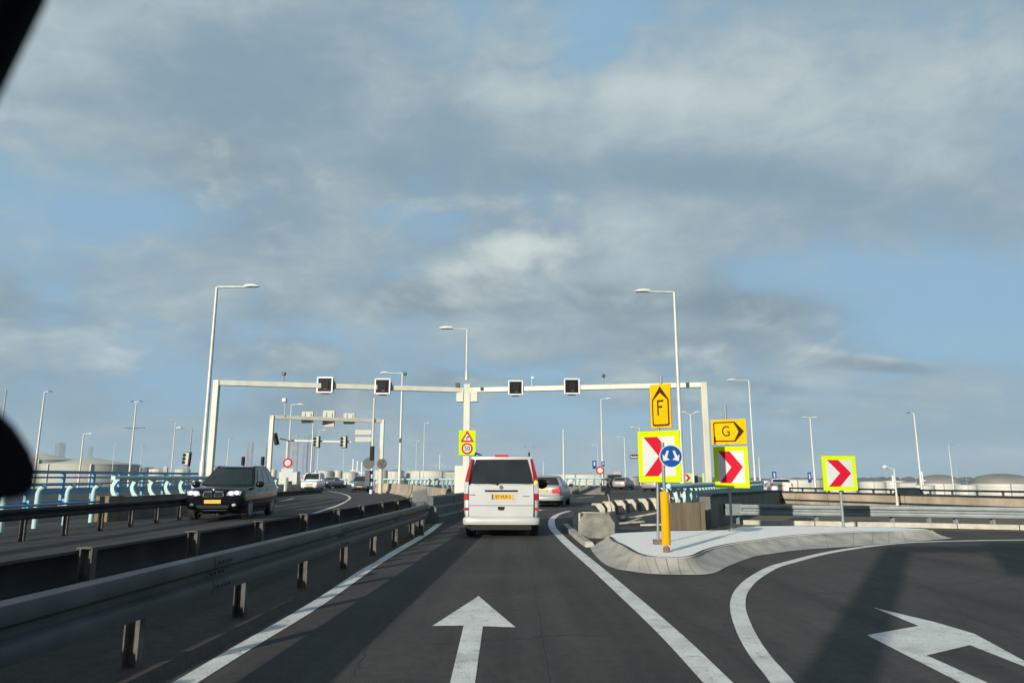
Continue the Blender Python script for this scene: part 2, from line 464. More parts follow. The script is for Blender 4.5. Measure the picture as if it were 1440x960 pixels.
class MB:
    def __init__(s):
        s.v, s.f = [], []

    def add(s, vs, fs):
        k = len(s.v)
        s.v += [Vector(p) for p in vs]
        s.f += [[i + k for i in f] for f in fs]
        return s

    def box(s, c, d, m=None):
        x, y, z = (k / 2 for k in d)
        vs = [Vector((i * x, j * y, k * z)) for i in (-1, 1) for j in (-1, 1) for k in (-1, 1)]
        if m is not None:
            vs = [m @ p for p in vs]
        vs = [p + Vector(c) for p in vs]
        return s.add(vs, [(0, 1, 3, 2), (4, 6, 7, 5), (0, 4, 5, 1), (2, 3, 7, 6), (0, 2, 6, 4), (1, 5, 7, 3)])

    def bar(s, p, q, w, h, up=(0, 0, 1)):
        p, q = Vector(p), Vector(q)
        d = (q - p).normalized()
        u = Vector(up)
        if abs(d.dot(u)) > 0.98:
            u = Vector((0, 1, 0))
        a = d.cross(u).normalized()
        b = a.cross(d).normalized()
        vs = [e + a * (i * w / 2) + b * (j * h / 2) for e in (p, q) for i, j in ((-1, -1), (1, -1), (1, 1), (-1, 1))]
        return s.add(vs, [(3, 2, 1, 0), (4, 5, 6, 7), (0, 1, 5, 4), (1, 2, 6, 5), (2, 3, 7, 6), (3, 0, 4, 7)])

    def tube(s, pts, r, n=10):
        pts = [Vector(p) for p in pts]
        rs = r if isinstance(r, (list, tuple)) else [r] * len(pts)
        rings = []
        a0 = None
        for i, p in enumerate(pts):
            d = (pts[min(i + 1, len(pts) - 1)] - pts[max(i - 1, 0)]).normalized()
            if a0 is None:
                u = Vector((0, 0, 1)) if abs(d.z) < 0.9 else Vector((1, 0, 0))
                a0 = d.cross(u).normalized()
            a = (a0 - d * a0.dot(d)).normalized()
            a0 = a
            b = d.cross(a)
            rings.append([p + (a * math.cos(t) + b * math.sin(t)) * rs[i] for t in (2 * math.pi * k / n for k in range(n))])
        return s.loft(rings)

    def loft(s, rings, caps=True, closed=True):
        n = len(rings[0])
        vs = [p for r in rings for p in r]
        fs = []
        for i in range(len(rings) - 1):
            for k in range(n if closed else n - 1):
                k2 = (k + 1) % n
                fs.append((i * n + k, i * n + k2, (i + 1) * n + k2, (i + 1) * n + k))
        if caps:
            fs.append(tuple(reversed(range(n))))
            fs.append(tuple((len(rings) - 1) * n + k for k in range(n)))
        return s.add(vs, fs)

    def prism(s, poly, o, X, Y, depth):
        """flat outline in the plane (o, X, Y), given thickness along X x Y"""
        o, X, Y = Vector(o), Vector(X), Vector(Y)
        N = X.cross(Y).normalized()
        a = [o + X * x + Y * y for x, y in poly]
        b = [p + N * depth for p in a]
        n = len(a)
        fs = [tuple(reversed(range(n))), tuple(n + k for k in range(n))]
        fs += [(k, (k + 1) % n, n + (k + 1) % n, n + k) for k in range(n)]
        return s.add(a + b, fs)

    def lathe(s, prof, c, n=20, axis='z', caps=True):
        c = Vector(c)
        rings = []
        for r, h in prof:
            ring = []
            for k in range(n):
                t = 2 * math.pi * k / n
                p = (r * math.cos(t), r * math.sin(t), h)
                if axis == 'x':
                    p = (h, r * math.cos(t), r * math.sin(t))
                elif axis == 'y':
                    p = (r * math.sin(t), h, r * math.cos(t))
                ring.append(c + Vector(p))
            rings.append(ring)
        return s.loft(rings, caps)

    def ell(s, c, r, n=12, m=8):
        rings = []
        for i in range(m + 1):
            t = math.pi * (0.02 + 0.96 * i / m)
            rings.append([Vector(c) + Vector((r[0] * math.sin(t) * math.cos(2 * math.pi * k / n), r[1] * math.sin(t) * math.sin(2 * math.pi * k / n), -r[2] * math.cos(t))) for k in range(n)])
        return s.loft(rings)

    def sweep(s, path, prof, caps=True):
        """cross-section (sideways, up) carried along a path on the ground; sideways is to the right"""
        path = [Vector(p) for p in path]
        rings = []
        for i, p in enumerate(path):
            d = path[min(i + 1, len(path) - 1)] - path[max(i - 1, 0)]
            d.z = 0
            d.normalize()
            n = Vector((d.y, -d.x, 0))
            rings.append([p + n * a + Vector((0, 0, b)) for a, b in prof])
        return s.loft(rings, caps)

    def build(s, name, m, parent=None, smooth=None, world=False, bevel=0.0, recalc=True):
        me = bpy.data.meshes.new(name)
        vs = s.v
        if world and parent is not None:
            inv = world_of(parent).inverted()
            vs = [inv @ p for p in vs]
        me.from_pydata([tuple(p) for p in vs], [], s.f)
        if recalc:
            bm = bmesh.new()
            bm.from_mesh(me)
            bmesh.ops.recalc_face_normals(bm, faces=bm.faces)
            bm.to_mesh(me)
            bm.free()
        me.materials.append(M[m] if isinstance(m, str) else m)
        if smooth is not None:
            me.shade_smooth()
            me.set_sharp_from_angle(angle=R(smooth))
        o = bpy.data.objects.new(name, me)
        COL.objects.link(o)
        if parent is not None:
            o.parent = parent
        if bevel:
            bv = o.modifiers.new('bevel', 'BEVEL')
            bv.width = bevel
            bv.segments = 2
            bv.limit_method = 'ANGLE'
        return o


def world_of(o):
    m = Matrix.LocRotScale(o.location, o.rotation_euler, o.scale)
    return world_of(o.parent) @ m if o.parent else m


def tag(o, label=None, cat=None, group=None, kind=None):
    for k, v in (('label', label), ('category', cat), ('group', group), ('kind', kind)):
        if v:
            o[k] = v
    return o


def thing(name, label, cat, loc=(0, 0, 0), rz=0.0, group=None):
    o = bpy.data.objects.new(name, None)
    o.empty_display_size = 0.2
    COL.objects.link(o)
    o.location = loc
    o.rotation_euler = (0, 0, rz)
    return tag(o, label, cat, group)


def kids(o):
    return [c for c in bpy.data.objects if c.parent == o]


def copy_tree(o, parent=None):
    c = o.copy()
    COL.objects.link(c)
    c.parent = parent
    for ch in kids(o):
        copy_tree(ch, c)
    return c


def like(o, loc, rz=None):
    """one more of a part: same mesh, same thing"""
    c = o.copy()
    COL.objects.link(c)
    c.parent = o.parent
    c.location = loc
    if rz is not None:
        c.rotation_euler = (0, 0, rz)
    for ch in kids(o):
        copy_tree(ch, c)
    return c


def letters(txt, size, m, parent, loc, rot, name, sx=1.0, depth=0.002):
    cu_ = bpy.data.curves.new('letters', 'FONT')
    cu_.body = txt
    cu_.size = size
    cu_.align_x = 'CENTER'
    cu_.align_y = 'CENTER'
    cu_.extrude = depth
    tmp = bpy.data.objects.new('letters', cu_)
    COL.objects.link(tmp)
    bpy.context.view_layer.update()
    me = bpy.data.meshes.new_from_object(tmp.evaluated_get(bpy.context.evaluated_depsgraph_get()))
    bpy.data.objects.remove(tmp)
    me.materials.clear()
    me.materials.append(M[m])
    me.name = name
    o = bpy.data.objects.new(name, me)
    COL.objects.link(o)
    o.parent = parent
    o.location = loc
    o.rotation_euler = rot
    o.scale = (sx, 1, 1)
    return o


def strip(pts, w, z):
    """a painted line of width w along ground points, a thin sheet"""
    b = MB()
    l, r = [], []
    for i, p in enumerate(pts):
        d = pts[min(i + 1, len(pts) - 1)] - pts[max(i - 1, 0)]
        d.z = 0
        d.normalize()
        n = Vector((d.y, -d.x, 0))
        ww = w[i] if isinstance(w, list) else w
        q = Vector((p.x, p.y, z))
        l.append(q - n * ww / 2)
        r.append(q + n * ww / 2)
    return b.add(l + r, [(i, len(l) + i, len(l) + i + 1, i + 1) for i in range(len(l) - 1)])


def smooth_path(pts, k=4):
    """Catmull-Rom"""
    out_ = []
    P = [pts[0] * 2 - pts[1]] + list(pts) + [pts[-1] * 2 - pts[-2]]
    for i in range(1, len(P) - 2):
        a, b, c, d = P[i - 1:i + 3]
        for j in range(k):
            t = j / k
            out_.append(0.5 * ((2 * b) + (c - a) * t + (2 * a - 5 * b + 4 * c - d) * t * t + (3 * b - a - 3 * c + d) * t ** 3))
    out_.append(P[-2])
    return out_


def sheet(name, m, polys, z, kind='structure'):
    b = MB()
    for p in polys:
        b.add([(q[0], q[1], z) for q in p], [tuple(range(len(p)))])
    o = b.build(name, m)
    for poly in o.data.polygons:
        if poly.normal.z < 0:
            poly.flip()
    return tag(o, kind=kind)


# road direction near the camera
DR = Vector((0.0422, 1, 0)).normalized()
NR = Vector((DR.y, -DR.x, 0))

LOW = -7.0                                  # the land under the elevated roads
DECK = [(-60, -60), (7.2, -60), (7.2, 20.6), (5.4, 20.6), (14.9, 40.8), (20, 50), (24, 60), (36, 120), (-60, 150)]
LOOP = [(14.9, 40.8), (20.8, 28.8), (26.2, 17.6), (35, 19), (29, 33), (20, 50)]


def inside(x, y, poly):
    r = False
    for i in range(len(poly)):
        (x0, y0), (x1, y1) = poly[i - 1], poly[i]
        if (y0 > y) != (y1 > y) and x < (x1 - x0) * (y - y0) / (y1 - y0) + x0:
            r = not r
    return r


def base_at(x, y):
    return 0.0 if inside(x, y, DECK) or inside(x, y, LOOP) or (y < 40 and x < 60) else LOW


# ------------------------------------------------------------------ the setting
sheet('ground', 'earth', [[(-4000, -600), (4000, -600), (4000, 6000), (-4000, 6000)]], LOW)
sheet('road', 'asphalt', [DECK], 0.0)
sheet('slip_road', 'asphalt_brown', [[(7.2, -60), (60, -60), (60, 17.2), (14.2, 18.4), (7.2, 20.5)]], -0.001)
sheet('verge', 'verge', [[(5.4, 20.4), (7.25, 20.6), (14.2, 18.5), (26.2, 17.5), (20.8, 28.8), (14.9, 40.8)]], -0.03)
MB().sweep([Vector((x, y, 0)) for x, y in DECK[5:]], [(.3, -1.6), (.3, -.004), (-.2, -.004), (-.2, -1.6)]).build('deck_edge', 'concrete_dark')['kind'] = 'structure'


def line(name, px, w, z=0.004, k=4):
    pts = [gp(*p) for p in px]
    o = strip(smooth_path(pts, k), w, z).build(name, 'paint_line')
    return tag(o, kind='structure')


line('lane_line', [(190, 1000), (265, 957), (344, 909), (448, 847), (532, 790), (598, 751), (626, 730.5), (648, 723), (664, 717)], 0.17)
line('lane_line', [(1066, 1015), (1010, 960), (946, 895), (888, 842), (838, 798), (805, 770), (788, 754), (778, 743), (775.5, 735), (777.5, 728.5), (786, 722.5), (801, 718)], 0.20)
line('lane_line', [(1150, 1040), (1102, 962), (1069, 922), (1050, 891), (1039, 862), (1038, 844), (1044, 829), (1060, 813), (1087, 797.5), (1112, 790), (1150, 780), (1187, 773), (1234, 766.5), (1281, 762.5), (1344, 760.5), (1437, 759), (1560, 758.5)], 0.16)
line('lane_line', [(430, 726), (448, 719.3), (466, 713.5), (480, 708.2), (489, 703), (492, 699.5), (488, 696), (476, 692.5), (461, 690)], 0.16)
line('lane_line', [(553, 694.2), (566, 696.5), (577, 700.5), (584, 705)], 0.14)
line('lane_dash', [(393, 705), (413, 700.5)], 0.14)
line('lane_dash', [(416, 695.6), (422, 694.8)], 0.16)
line('lane_dash', [(757, 717.5), (762, 716.2), (766, 716.5)], 0.20)
line('lane_dash', [(812, 700), (836, 697.5)], 0.14)


def marking(px, z=0.004):
    pts = [gp(*p) for p in px]
    o = MB().add([(p.x, p.y, z) for p in pts], [tuple(range(len(pts)))]).build('road_arrow', 'paint_line')
    for poly in o.data.polygons:
        if poly.normal.z < 0:
            poly.flip()
    tag(o, kind='structure')


marking([(673, 838), (725, 882), (679, 880.5), (668, 960), (661, 1010), (622, 1010), (633, 960), (652, 879.5), (608, 880)])
marking([(1228, 854), (1316, 875), (1370, 891), (1440, 929), (1510, 968), (1440, 937), (1364, 907), (1303, 921.5), (1391, 961), (1500, 1010), (1450, 1010), (1353, 961), (1219, 893), (1292, 880)])

# sealed cracks, a long joint and a darker repair patch in the asphalt
def wander(p, q, n, amp, seed):
    r = random.Random(seed)
    d = (q - p)
    nn = Vector((d.y, -d.x, 0)).normalized()
    off, out_ = 0.0, []
    for i in range(n + 1):
        off = off * .7 + r.uniform(-amp, amp)
        out_.append(p.lerp(q, i / n) + nn * off)
    return out_


for a, b_, n_, amp, w_, sd_ in (((598, 905), (846, 892), 40, .05, .018, 1), ((640, 800), (770, 806), 26, .05, .022, 2), ((772, 960), (738, 762), 60, .006, .022, 3),
                                ((1130, 838), (1420, 812), 50, .07, .018, 4), ((1240, 790), (1440, 905), 50, .05, .016, 5), ((920, 850), (1040, 905), 24, .04, .014, 6), ((500, 950), (560, 850), 24, .04, .014, 7)):
    tag(strip(wander(gp(*a), gp(*b_), n_, amp, sd_), w_, .0025).build('road_crack', 'tar'), kind='structure')

# island: sloped kerb stones round a bed of white gravel
inner_px = [(857, 752.5), (862, 761), (878, 769), (897, 780), (920, 785), (953, 786), (974, 783.5), (993, 775), (1024, 767), (1070, 760.5), (1120, 754), (1200, 749), (1250, 748), (1283, 747.3), (1310, 746)]
outer_px = [(829, 768), (836, 780), (857, 797), (900, 805.5), (930, 808), (958, 808.5), (1000, 807), (1025, 796), (1060, 783), (1092, 778), (1130, 773), (1200, 768.5), (1250, 764.5), (1300, 760.5), (1340, 757)]
ISZ = 0.17
inn = smooth_path([gp(x, y, ISZ) for x, y in inner_px], 4)
outr = smooth_path([gp(x, y, 0) for x, y in outer_px], 4)
back = [gp(x, y, ISZ) for x, y in [(1300, 743.2), (1250, 741), (1200, 740), (1120, 739), (1045, 739.5), (1020, 745), (966, 746), (924, 746.5), (882, 748.5), (866, 749.5)]]
b = MB()
top = [Vector((p.x, p.y, ISZ)) for p in inn + back]
b.add(top, [tuple(range(len(top)))])
o = b.build('gravel_bed', 'gravel')
for poly in o.data.polygons:
    if poly.normal.z < 0:
        poly.flip()
tag(o, kind='structure')
# kerb: concave slope, with dark joints left open between the stones
b = MB()
N = len(inn)
tt = (0.0, 0.03, 0.25, 0.5, 0.75, 1.0)
hh = (1.0, 1.06, 0.62, 0.34, 0.14, 0.02)
vs = []
for i in range(N):
    for t, h in zip(tt, hh):
        p = inn[i].lerp(outr[i], t)
        vs.append((p.x, p.y, ISZ * h + 0.006))
n = len(tt)
b.add(vs, [(i * n + k, (i + 1) * n + k, (i + 1) * n + k + 1, i * n + k + 1) for i in range(N - 1) for k in range(n - 1)])
o = b.build('kerb', 'kerb', smooth=50)
for poly in o.data.polygons:
    pass
tag(o, kind='structure')
b = MB()
for i in range(0, N, 2):
    if i in (0, N - 1):
        continue
    pts = []
    for t, h in zip(tt[1:], hh[1:]):
        p = inn[i].lerp(outr[i], t)
        pts.append(Vector((p.x, p.y, ISZ * h + 0.009)))
    d = (inn[min(i + 1, N - 1)] - inn[i - 1]).normalized() * 0.006
    m = len(pts)
    b.add([p - d for p in pts] + [p + d for p in pts], [(k, k + 1, m + k + 1, m + k) for k in range(m - 1)])
tag(b.build('kerb_joints', 'block_grey'), kind='structure')
tag(strip([Vector((p.x, p.y, 0)) for p in inn[2:]], 0.065, ISZ + 0.032).build('kerb_edge', 'tar'), kind='structure')
b = MB()                                   # back skirt of the island
lo_ = [Vector((p.x, p.y, -0.02)) for p in [inn[-1]] + back + [inn[0]]]
hi_ = [Vector((p.x, p.y, ISZ)) for p in [inn[-1]] + back + [inn[0]]]
b.add(lo_ + hi_, [(i, i + 1, len(lo_) + i + 1, len(lo_) + i) for i in range(len(lo_) - 1)])
tag(b.build('kerb_back', 'kerb'), kind='structure')
# low kerb that leads to the island tip, and the kerb foot under the near guardrail
kp = smooth_path([gp(*p) for p in [(796, 741), (806, 750), (818, 760), (830, 769)]], 3)
tag(MB().sweep(kp, [(-.1, 0.0), (.1, 0.0), (.1, .10), (-.05, .10)]).build('kerb_low', 'kerb'), kind='structure')
kp = [DR * s + NR * l for s, l in ((-14, -2.66), (6, -2.68), (12, -2.80), (16, -3.0), (19.5, -3.3))]
tag(MB().sweep(kp, [(-1.9, 0.0), (.05, 0.0), (.0, .07), (-1.9, .07)]).build('median_strip', 'asphalt_brown'), kind='structure')
# far kerb stones behind the right guardrail
kp = [gp(x, y) for x, y in [(1048, 737.5), (1150, 739), (1262, 741), (1352, 743), (1440, 745), (1640, 749)]]
b = MB()
for i in range(len(kp) - 1):
    nseg = max(1, int((kp[i + 1] - kp[i]).length / 1.0))
    for k in range(nseg):
        p, q = kp[i].lerp(kp[i + 1], k / nseg), kp[i].lerp(kp[i + 1], (k + 0.985) / nseg)
        b.bar(p + Vector((0, .18, .06)), q + Vector((0, .18, .06)), 0.2, 0.13)
tag(b.build('kerb_stones', 'concrete_light'), kind='structure')

# ------------------------------------------------------------------ guardrails, walls, railings
_w = [(0, 0), (.07, .015), (.085, .07), (.075, .115), (.02, .145), (.02, .19), (.075, .22), (.085, .265), (.07, .32), (0, .335)]
W_BEAM = _w + [(x - .022, z + (.012 if i < 1 else -.012 if i == 9 else 0)) for i, (x, z) in list(enumerate(_w))[::-1]]


def guardrail(label, path, zb, m, posts, side=1, prof=W_BEAM, h=1.0, post_m='post_steel', capped=False, foot=0.0, group=None, splice=0):
    t = thing('guardrail', label, 'guardrail', (path[0].x, path[0].y, 0), group=group)
    MB().sweep([p + Vector((0, 0, zb)) for p in path], [(a * side, c * h) for a, c in prof]).build('beam', m, t, smooth=35, world=True)
    for p, ang in posts:
        q = MB()
        mt = Matrix.Rotation(ang, 3, 'Z')
        top_ = zb + (.34 * h + .012 if capped else .2 * h)
        # channel-section post: web and two flanges, open to one side
        q.box(mt @ Vector((-.07 * side, 0, (top_ + foot) / 2)) + p, (.10, .012, top_ - foot), mt)
        for e in (-.05, .05):
            q.box(mt @ Vector((-.07 * side + e, -.035, (top_ + foot) / 2)) + p, (.010, .07, top_ - foot), mt)
        if capped:
            q.box(mt @ Vector((-.05 * side, -.02, top_ + .004)) + p, (.13, .10, .012), mt)
        q.build('post', post_m, t, world=True)
    if splice:
        i, s = 0, splice
        L = [(path[k + 1] - path[k]).length for k in range(len(path) - 1)]
        tot = sum(L)
        while s < tot - .5:
            d0, k = s, 0
            while d0 > L[k]:
                d0 -= L[k]
                k += 1
            u = (path[k + 1] - path[k]).normalized()
            c = path[k] + u * d0
            n_ = Vector((u.y, -u.x, 0))
            lap = MB().sweep([c - u * .17 + Vector((0, 0, zb)), c + u * .17 + Vector((0, 0, zb))], [(a * side + .004 * side, b_ * h) for a, b_ in prof])
            for e in (-.11, -.04, .04, .11):
                for zz_ in (.17, .07, .265):
                    q_ = c + u * e + n_ * side * (.03 if zz_ == .17 else .093) + Vector((0, 0, zb + zz_ * h))
                    lap.tube([q_ - n_ * side * .02, q_ + n_ * side * .012], .012, 6)
            lap.build('splice_plate', m, t, world=True, smooth=35)
            s += 3.8
    return t


ra = math.atan2(-DR.x, DR.y)
path = [DR * s + NR * -2.8 for s in (-26, -10, 0, 6, 12, 16.0)] + [DR * 17.4 + NR * -2.83, DR * 18.2 + NR * -2.95, DR * 18.55 + NR * -3.2]
guardrail('long dark steel guardrail nearest the camera, left of the lane with the white van', path, .40, 'rail_steel',
          [(DR * s + NR * -2.8, ra) for s in [5.2 + 1.8 * k - 7.2 for k in range(12)] if s < 17.8] + [(DR * 17.2 + NR * -2.8, ra)], foot=.05, splice=28.4)
path = [DR * s + NR * -3.95 for s in (-26, -10, 0, 8, 16, 21.5)]
guardrail('second dark steel guardrail behind the nearest one, its posts capped, beside the oncoming road', path, .16, 'rail_dark',
          [(DR * s + NR * -3.9, ra) for s in [6.1 + 1.85 * k - 3.7 for k in range(11)]], side=-1, capped=True, foot=.05, h=1.77)
path = [Vector((-10.2 - .02 * s, s, 0)) for s in (2, 10, 18, 26, 34, 42)]
guardrail('dark guardrail at far left beyond the black car, in front of the turquoise posts', path, .46, 'rail_dark',
          [(Vector((-10.25 - .02 * s, s, 0)), 0) for s in [12.9 + 1.55 * k for k in range(-3, 12)]], h=.75)

# right-hand guardrail with the boxed end
rp = [gp(x, y) for x, y in [(1026, 737.0), (1075, 737.5), (1154, 739), (1262, 740.5), (1352, 742.5), (1440, 744.5), (1700, 750)]]
posts = [gp(x, y) for x, y in [(1042, 737), (1154, 739), (1262, 740.5), (1314, 742), (1352, 742.5), (1405, 743.8), (1470, 745.5)]]
t = guardrail('galvanised grey guardrail on the right behind the island, with a boxed end', rp, .27, 'galv',
              [(p + Vector((0, .1, 0)), R(-90)) for p in posts], side=1, h=.93, post_m='galv', splice=1.6)
e = rp[0]
MB().box(e + Vector((.12, -.10, .43)), (.5, .06, .33)).box(e + Vector((-.1, .02, .43)), (.06, .22, .33)).build('end_box', 'galv', t, world=True, bevel=.01)

# stepped steel barrier right of the guardrail end, running behind the van
s0, s1 = gp(604, 736), gp(690, 713)
d = (s1 - s0).normalized()
n = Vector((d.y, -d.x, 0))
t = thing('stepped_barrier', 'low grey steel barrier with three stepped ledges, left of the white van', 'barrier', s0)
L = (s1 - s0).length + 7
prof = [(.30, 0), (.30, .20), (.22, .245), (.20, .25), (.20, .47), (.12, .515), (.10, .52), (.10, .76), (.04, .80), (-.10, .80), (-.15, 0)]
for k in range(int(L // 3.2) + 1):
    a, bb = s0 + d * (3.2 * k), s0 + d * min(L, 3.2 * k + 3.185)
    if (bb - a).length > .3:
        MB().sweep([a, bb], prof).build('segment', 'rail_steel', t, world=True)
        MB().sweep([bb - d * .12, bb - d * .06], [(x + .015, z) for x, z in prof[:-1]] + [(-.15, 0)]).build('joint_plate', 'rail_steel', t, world=True)

# tilted marker board on the guardrail end
c = at(591, 697, 17.5)
t = thing('marker_board', 'small grey tilted marker board on a stub post at the guardrail end', 'marker board', (c.x, c.y, 0))
rm = Matrix.Rotation(R(-8), 3, 'Y') @ Matrix.Rotation(R(20), 3, 'X')
MB().box((0, 0, c.z), (.36, .05, .30), rm).build('board', 'galv', t, bevel=.01)
MB().box((0, .05, (c.z - .1) / 2), (.20, .06, c.z - .1)).build('post', 'post_steel', t)

# curved concrete barrier of the oncoming road
cp = smooth_path([gp(528, 692.6), gp(546, 692.8), gp(566, 695), gp(586, 699.5), gp(604, 705), gp(624, 712)], 3)
t = thing('concrete_barrier', 'curved beige concrete barrier along the outside of the oncoming road', 'barrier', cp[0])
nj = [(.30, 0), (.30, .10), (.12, .35), (.08, .84), (-.08, .84), (-.12, .35), (-.30, .10), (-.30, 0)]
for k in range(0, len(cp) - 1, 3):
    seg = cp[k:k + 4]
    if len(seg) > 1:
        seg = seg[:-1] + [seg[-1] - (seg[-1] - seg[-2]).normalized() * .05]
        MB().sweep(seg, nj).build('segment', 'concrete', t, smooth=20, world=True, bevel=.02)


def c_post(h, m='turquoise', lean=1):
    """curved flat steel fin of the bridge railing"""
    b = MB()
    o_, i_ = [], []
    for k in range(9):
        z = h * k / 8
        x = h * (.20 - .26 * math.sin(math.pi * (0.10 + .80 * k / 8)))
        wd = h * (.20 + .16 * abs(k / 8 - .5) ** 1.6 * 2.5)
        o_.append((x * lean, z))
        i_.append(((x + wd) * lean, z))
    poly = o_ + i_[::-1]
    return b.prism(poly, (0, .05, 0), (1, 0, 0), (0, 0, 1), .10)


def fin_railing(label, path, spacing, zb, h, r, wall=None, lean=1, wall_m='concrete_dark', fan=R(0)):
    t = thing('bridge_railing', label, 'railing', (path[0].x, path[0].y, 0))
    MB().tube([p + Vector((0, 0, zb + h + r * .6)) for p in path], r, 12).build('top_rail', 'turquoise', t, smooth=50, world=True)
    if wall:
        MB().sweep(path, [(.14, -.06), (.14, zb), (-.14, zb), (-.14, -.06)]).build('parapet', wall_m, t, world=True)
    L = sum((path[i + 1] - path[i]).length for i in range(len(path) - 1))
    k = min(100, int(L / spacing))
    proto = None
    for j in range(k + 1):
        s = L * j / k
        i = 0
        while i < len(path) - 2 and s > (path[i + 1] - path[i]).length:
            s -= (path[i + 1] - path[i]).length
            i += 1
        d = (path[i + 1] - path[i]).normalized()
        p = path[i] + d * s
        rz = math.atan2(d.y, d.x) + math.pi / 2 + fan
        lc = (p.x - path[0].x, p.y - path[0].y, zb)
        if proto is None:
            proto = c_post(h, lean=lean).build('fin_post', 'turquoise', t)
            proto.location, proto.rotation_euler = lc, (0, 0, rz)
        else:
            like(proto, lc, rz)
    return t


lp = smooth_path([Vector((-13.0, 23.6, 0)), Vector((-13.2, 30, 0)), Vector((-13.7, 38, 0)), Vector((-14.4, 44, 0))], 4)
fin_railing('turquoise bridge railing with curved fins on a dark parapet, beyond the black car', lp, 1.25, .74, .56, .075, True, lean=-1)
fp = smooth_path([at(446, 679, 96), at(470, 679, 96), at(487, 679, 95)], 3)
for p in fp:
    p.z = 0
fin_railing('short far turquoise railing between the two oncoming cars', fp, 1.6, .45, .6, .10, True)
cpth = smooth_path([at(526, 676, 76), at(560, 676, 74), at(600, 676, 71), at(641, 676, 68)], 4)
for p in cpth:
    p.z = 0
fin_railing('turquoise railing with curved fins behind the beige concrete barrier', cpth, .62, .38, .74, .09, True)
rpth = smooth_path([at(796, 680, 62), at(822, 680, 60), at(856, 680, 58)], 4)
for p in rpth:
    p.z = 0
fin_railing('turquoise railing with curved fins on a dark parapet right of the silver saloon', rpth, .75, .62, .62, .07, True)
rr_ = smooth_path([Vector((5.3, 24.6, 0)), Vector((6.7, 26.6, 0)), Vector((9.0, 31.5, 0)), Vector((12.2, 38.5, 0)), Vector((16.6, 48, 0))], 5)
fin_railing('turquoise bridge railing behind the chevron signs, running back to the right', rr_, .62, .40, .62, .09, True, lean=1, fan=R(20))
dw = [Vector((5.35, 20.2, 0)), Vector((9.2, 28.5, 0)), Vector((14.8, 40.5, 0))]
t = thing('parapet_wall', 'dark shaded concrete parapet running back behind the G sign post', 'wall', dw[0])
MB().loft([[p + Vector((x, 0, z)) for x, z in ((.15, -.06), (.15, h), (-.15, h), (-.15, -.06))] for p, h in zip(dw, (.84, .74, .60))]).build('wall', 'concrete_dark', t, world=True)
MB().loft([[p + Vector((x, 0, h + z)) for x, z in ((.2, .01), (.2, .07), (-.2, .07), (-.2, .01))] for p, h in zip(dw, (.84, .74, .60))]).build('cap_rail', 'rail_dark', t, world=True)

# left end of the railing: bent posts with thin blue rails
t = thing('post_and_rail_fence', 'row of pale turquoise bent posts carrying thin blue rails at far left', 'fence', (-13, 13, 0))
proto = None
for k in range(9):
    y = 22.6 - 1.32 * k
    lc = (0.0, y - 13, 0)
    if proto is None:
        proto = MB().tube([(0, 0, 0), (0, 0, .92), (.03, 0, 1.04), (.16, 0, 1.13)], .075, 8).build('bent_post', 'turquoise', t, smooth=50)
        proto.location = lc
    else:
        like(proto, lc)
for z in (.62, 1.16):
    MB().tube([(.1, -3, z), (.1, 9.8, z)], .035, 8).build('rail', 'blue_steel', t, smooth=50)
MB().box((.1, 10.3, .39), (.5, .9, .78)).build('end_block', 'timber', t)

t = thing('blue_fence', 'bright blue steel bridge fence behind the pale turquoise posts at far left', 'fence', (-17.6, 16, 0))
for z, w in ((1.56, .12), (1.36, .07), (1.12, .07), (.84, .22), (.45, .07)):
    MB().bar((0, -4, z), (0, 34, z), .08, w).build('rail', 'blue_steel', t)
proto = None
for k in range(18):
    lc = (0, -4 + 2.05 * k, 0)
    if proto is None:
        proto = MB().box((0, 0, .8), (.11, .16, 1.6)).box((.10, 0, .4), (.14, .10, .3)).build('post', 'blue_steel', t, bevel=.01)
        proto.location = lc
    else:
        like(proto, lc)

# right: parapet of the loop road that bends back towards the camera
wp = smooth_path([Vector((14.9, 40.6, 0)), Vector((16.4, 37.5, 0)), Vector((20.6, 28.7, 0)), Vector((26, 17.5, 0))], 4)
t = thing('parapet_wall', 'long beige concrete parapet of the loop road behind the right guardrail', 'wall', wp[0])
prof = [(.15, -.7), (.15, .54), (-.15, .54), (-.15, -.7)]
for k in range(0, len(wp) - 1, 2):
    seg = wp[k:k + 3]
    seg = seg[:-1] + [seg[-1] - (seg[-1] - seg[-2]).normalized() * .06]
    MB().sweep(seg, prof).build('panel', 'concrete', t, world=True)
MB().sweep([p + Vector((0, 0, .58)) for p in wp], [(.2, -.04), (.2, .04), (-.2, .04), (-.2, -.04)]).build('cap_rail', 'rail_dark', t, world=True)
MB().sweep([p + Vector((0, 0, .17)) for p in wp], [(.21, -.04), (.21, .04), (.16, .04), (.16, -.04)]).build('mid_rail', 'rail_dark', t, world=True)
path = smooth_path([Vector((19.5, 51, 0)), Vector((23.5, 43, 0)), Vector((28.5, 33, 0)), Vector((34.5, 20, 0))], 4)
ps = []
for i in range(len(path) - 1):
    nseg = max(1, round((path[i + 1] - path[i]).length / 1.25))
    dd = path[i + 1] - path[i]
    ps += [(path[i].lerp(path[i + 1], k / nseg), math.atan2(dd.y, dd.x) - R(90)) for k in range(nseg)]
guardrail('dark guardrail on slim posts running along the top of the loop road at right', path, .58, 'rail_dark', ps, side=1, h=.32, foot=-.62)
sheet('loop_road', 'asphalt', [LOOP], -0.62)
MB().sweep([Vector((x, y, 0)) for x, y in LOOP[3:]], [(.3, -1.8), (.3, -.625), (-.2, -.625), (-.2, -1.8)]).build('deck_edge', 'concrete_dark')['kind'] = 'structure'

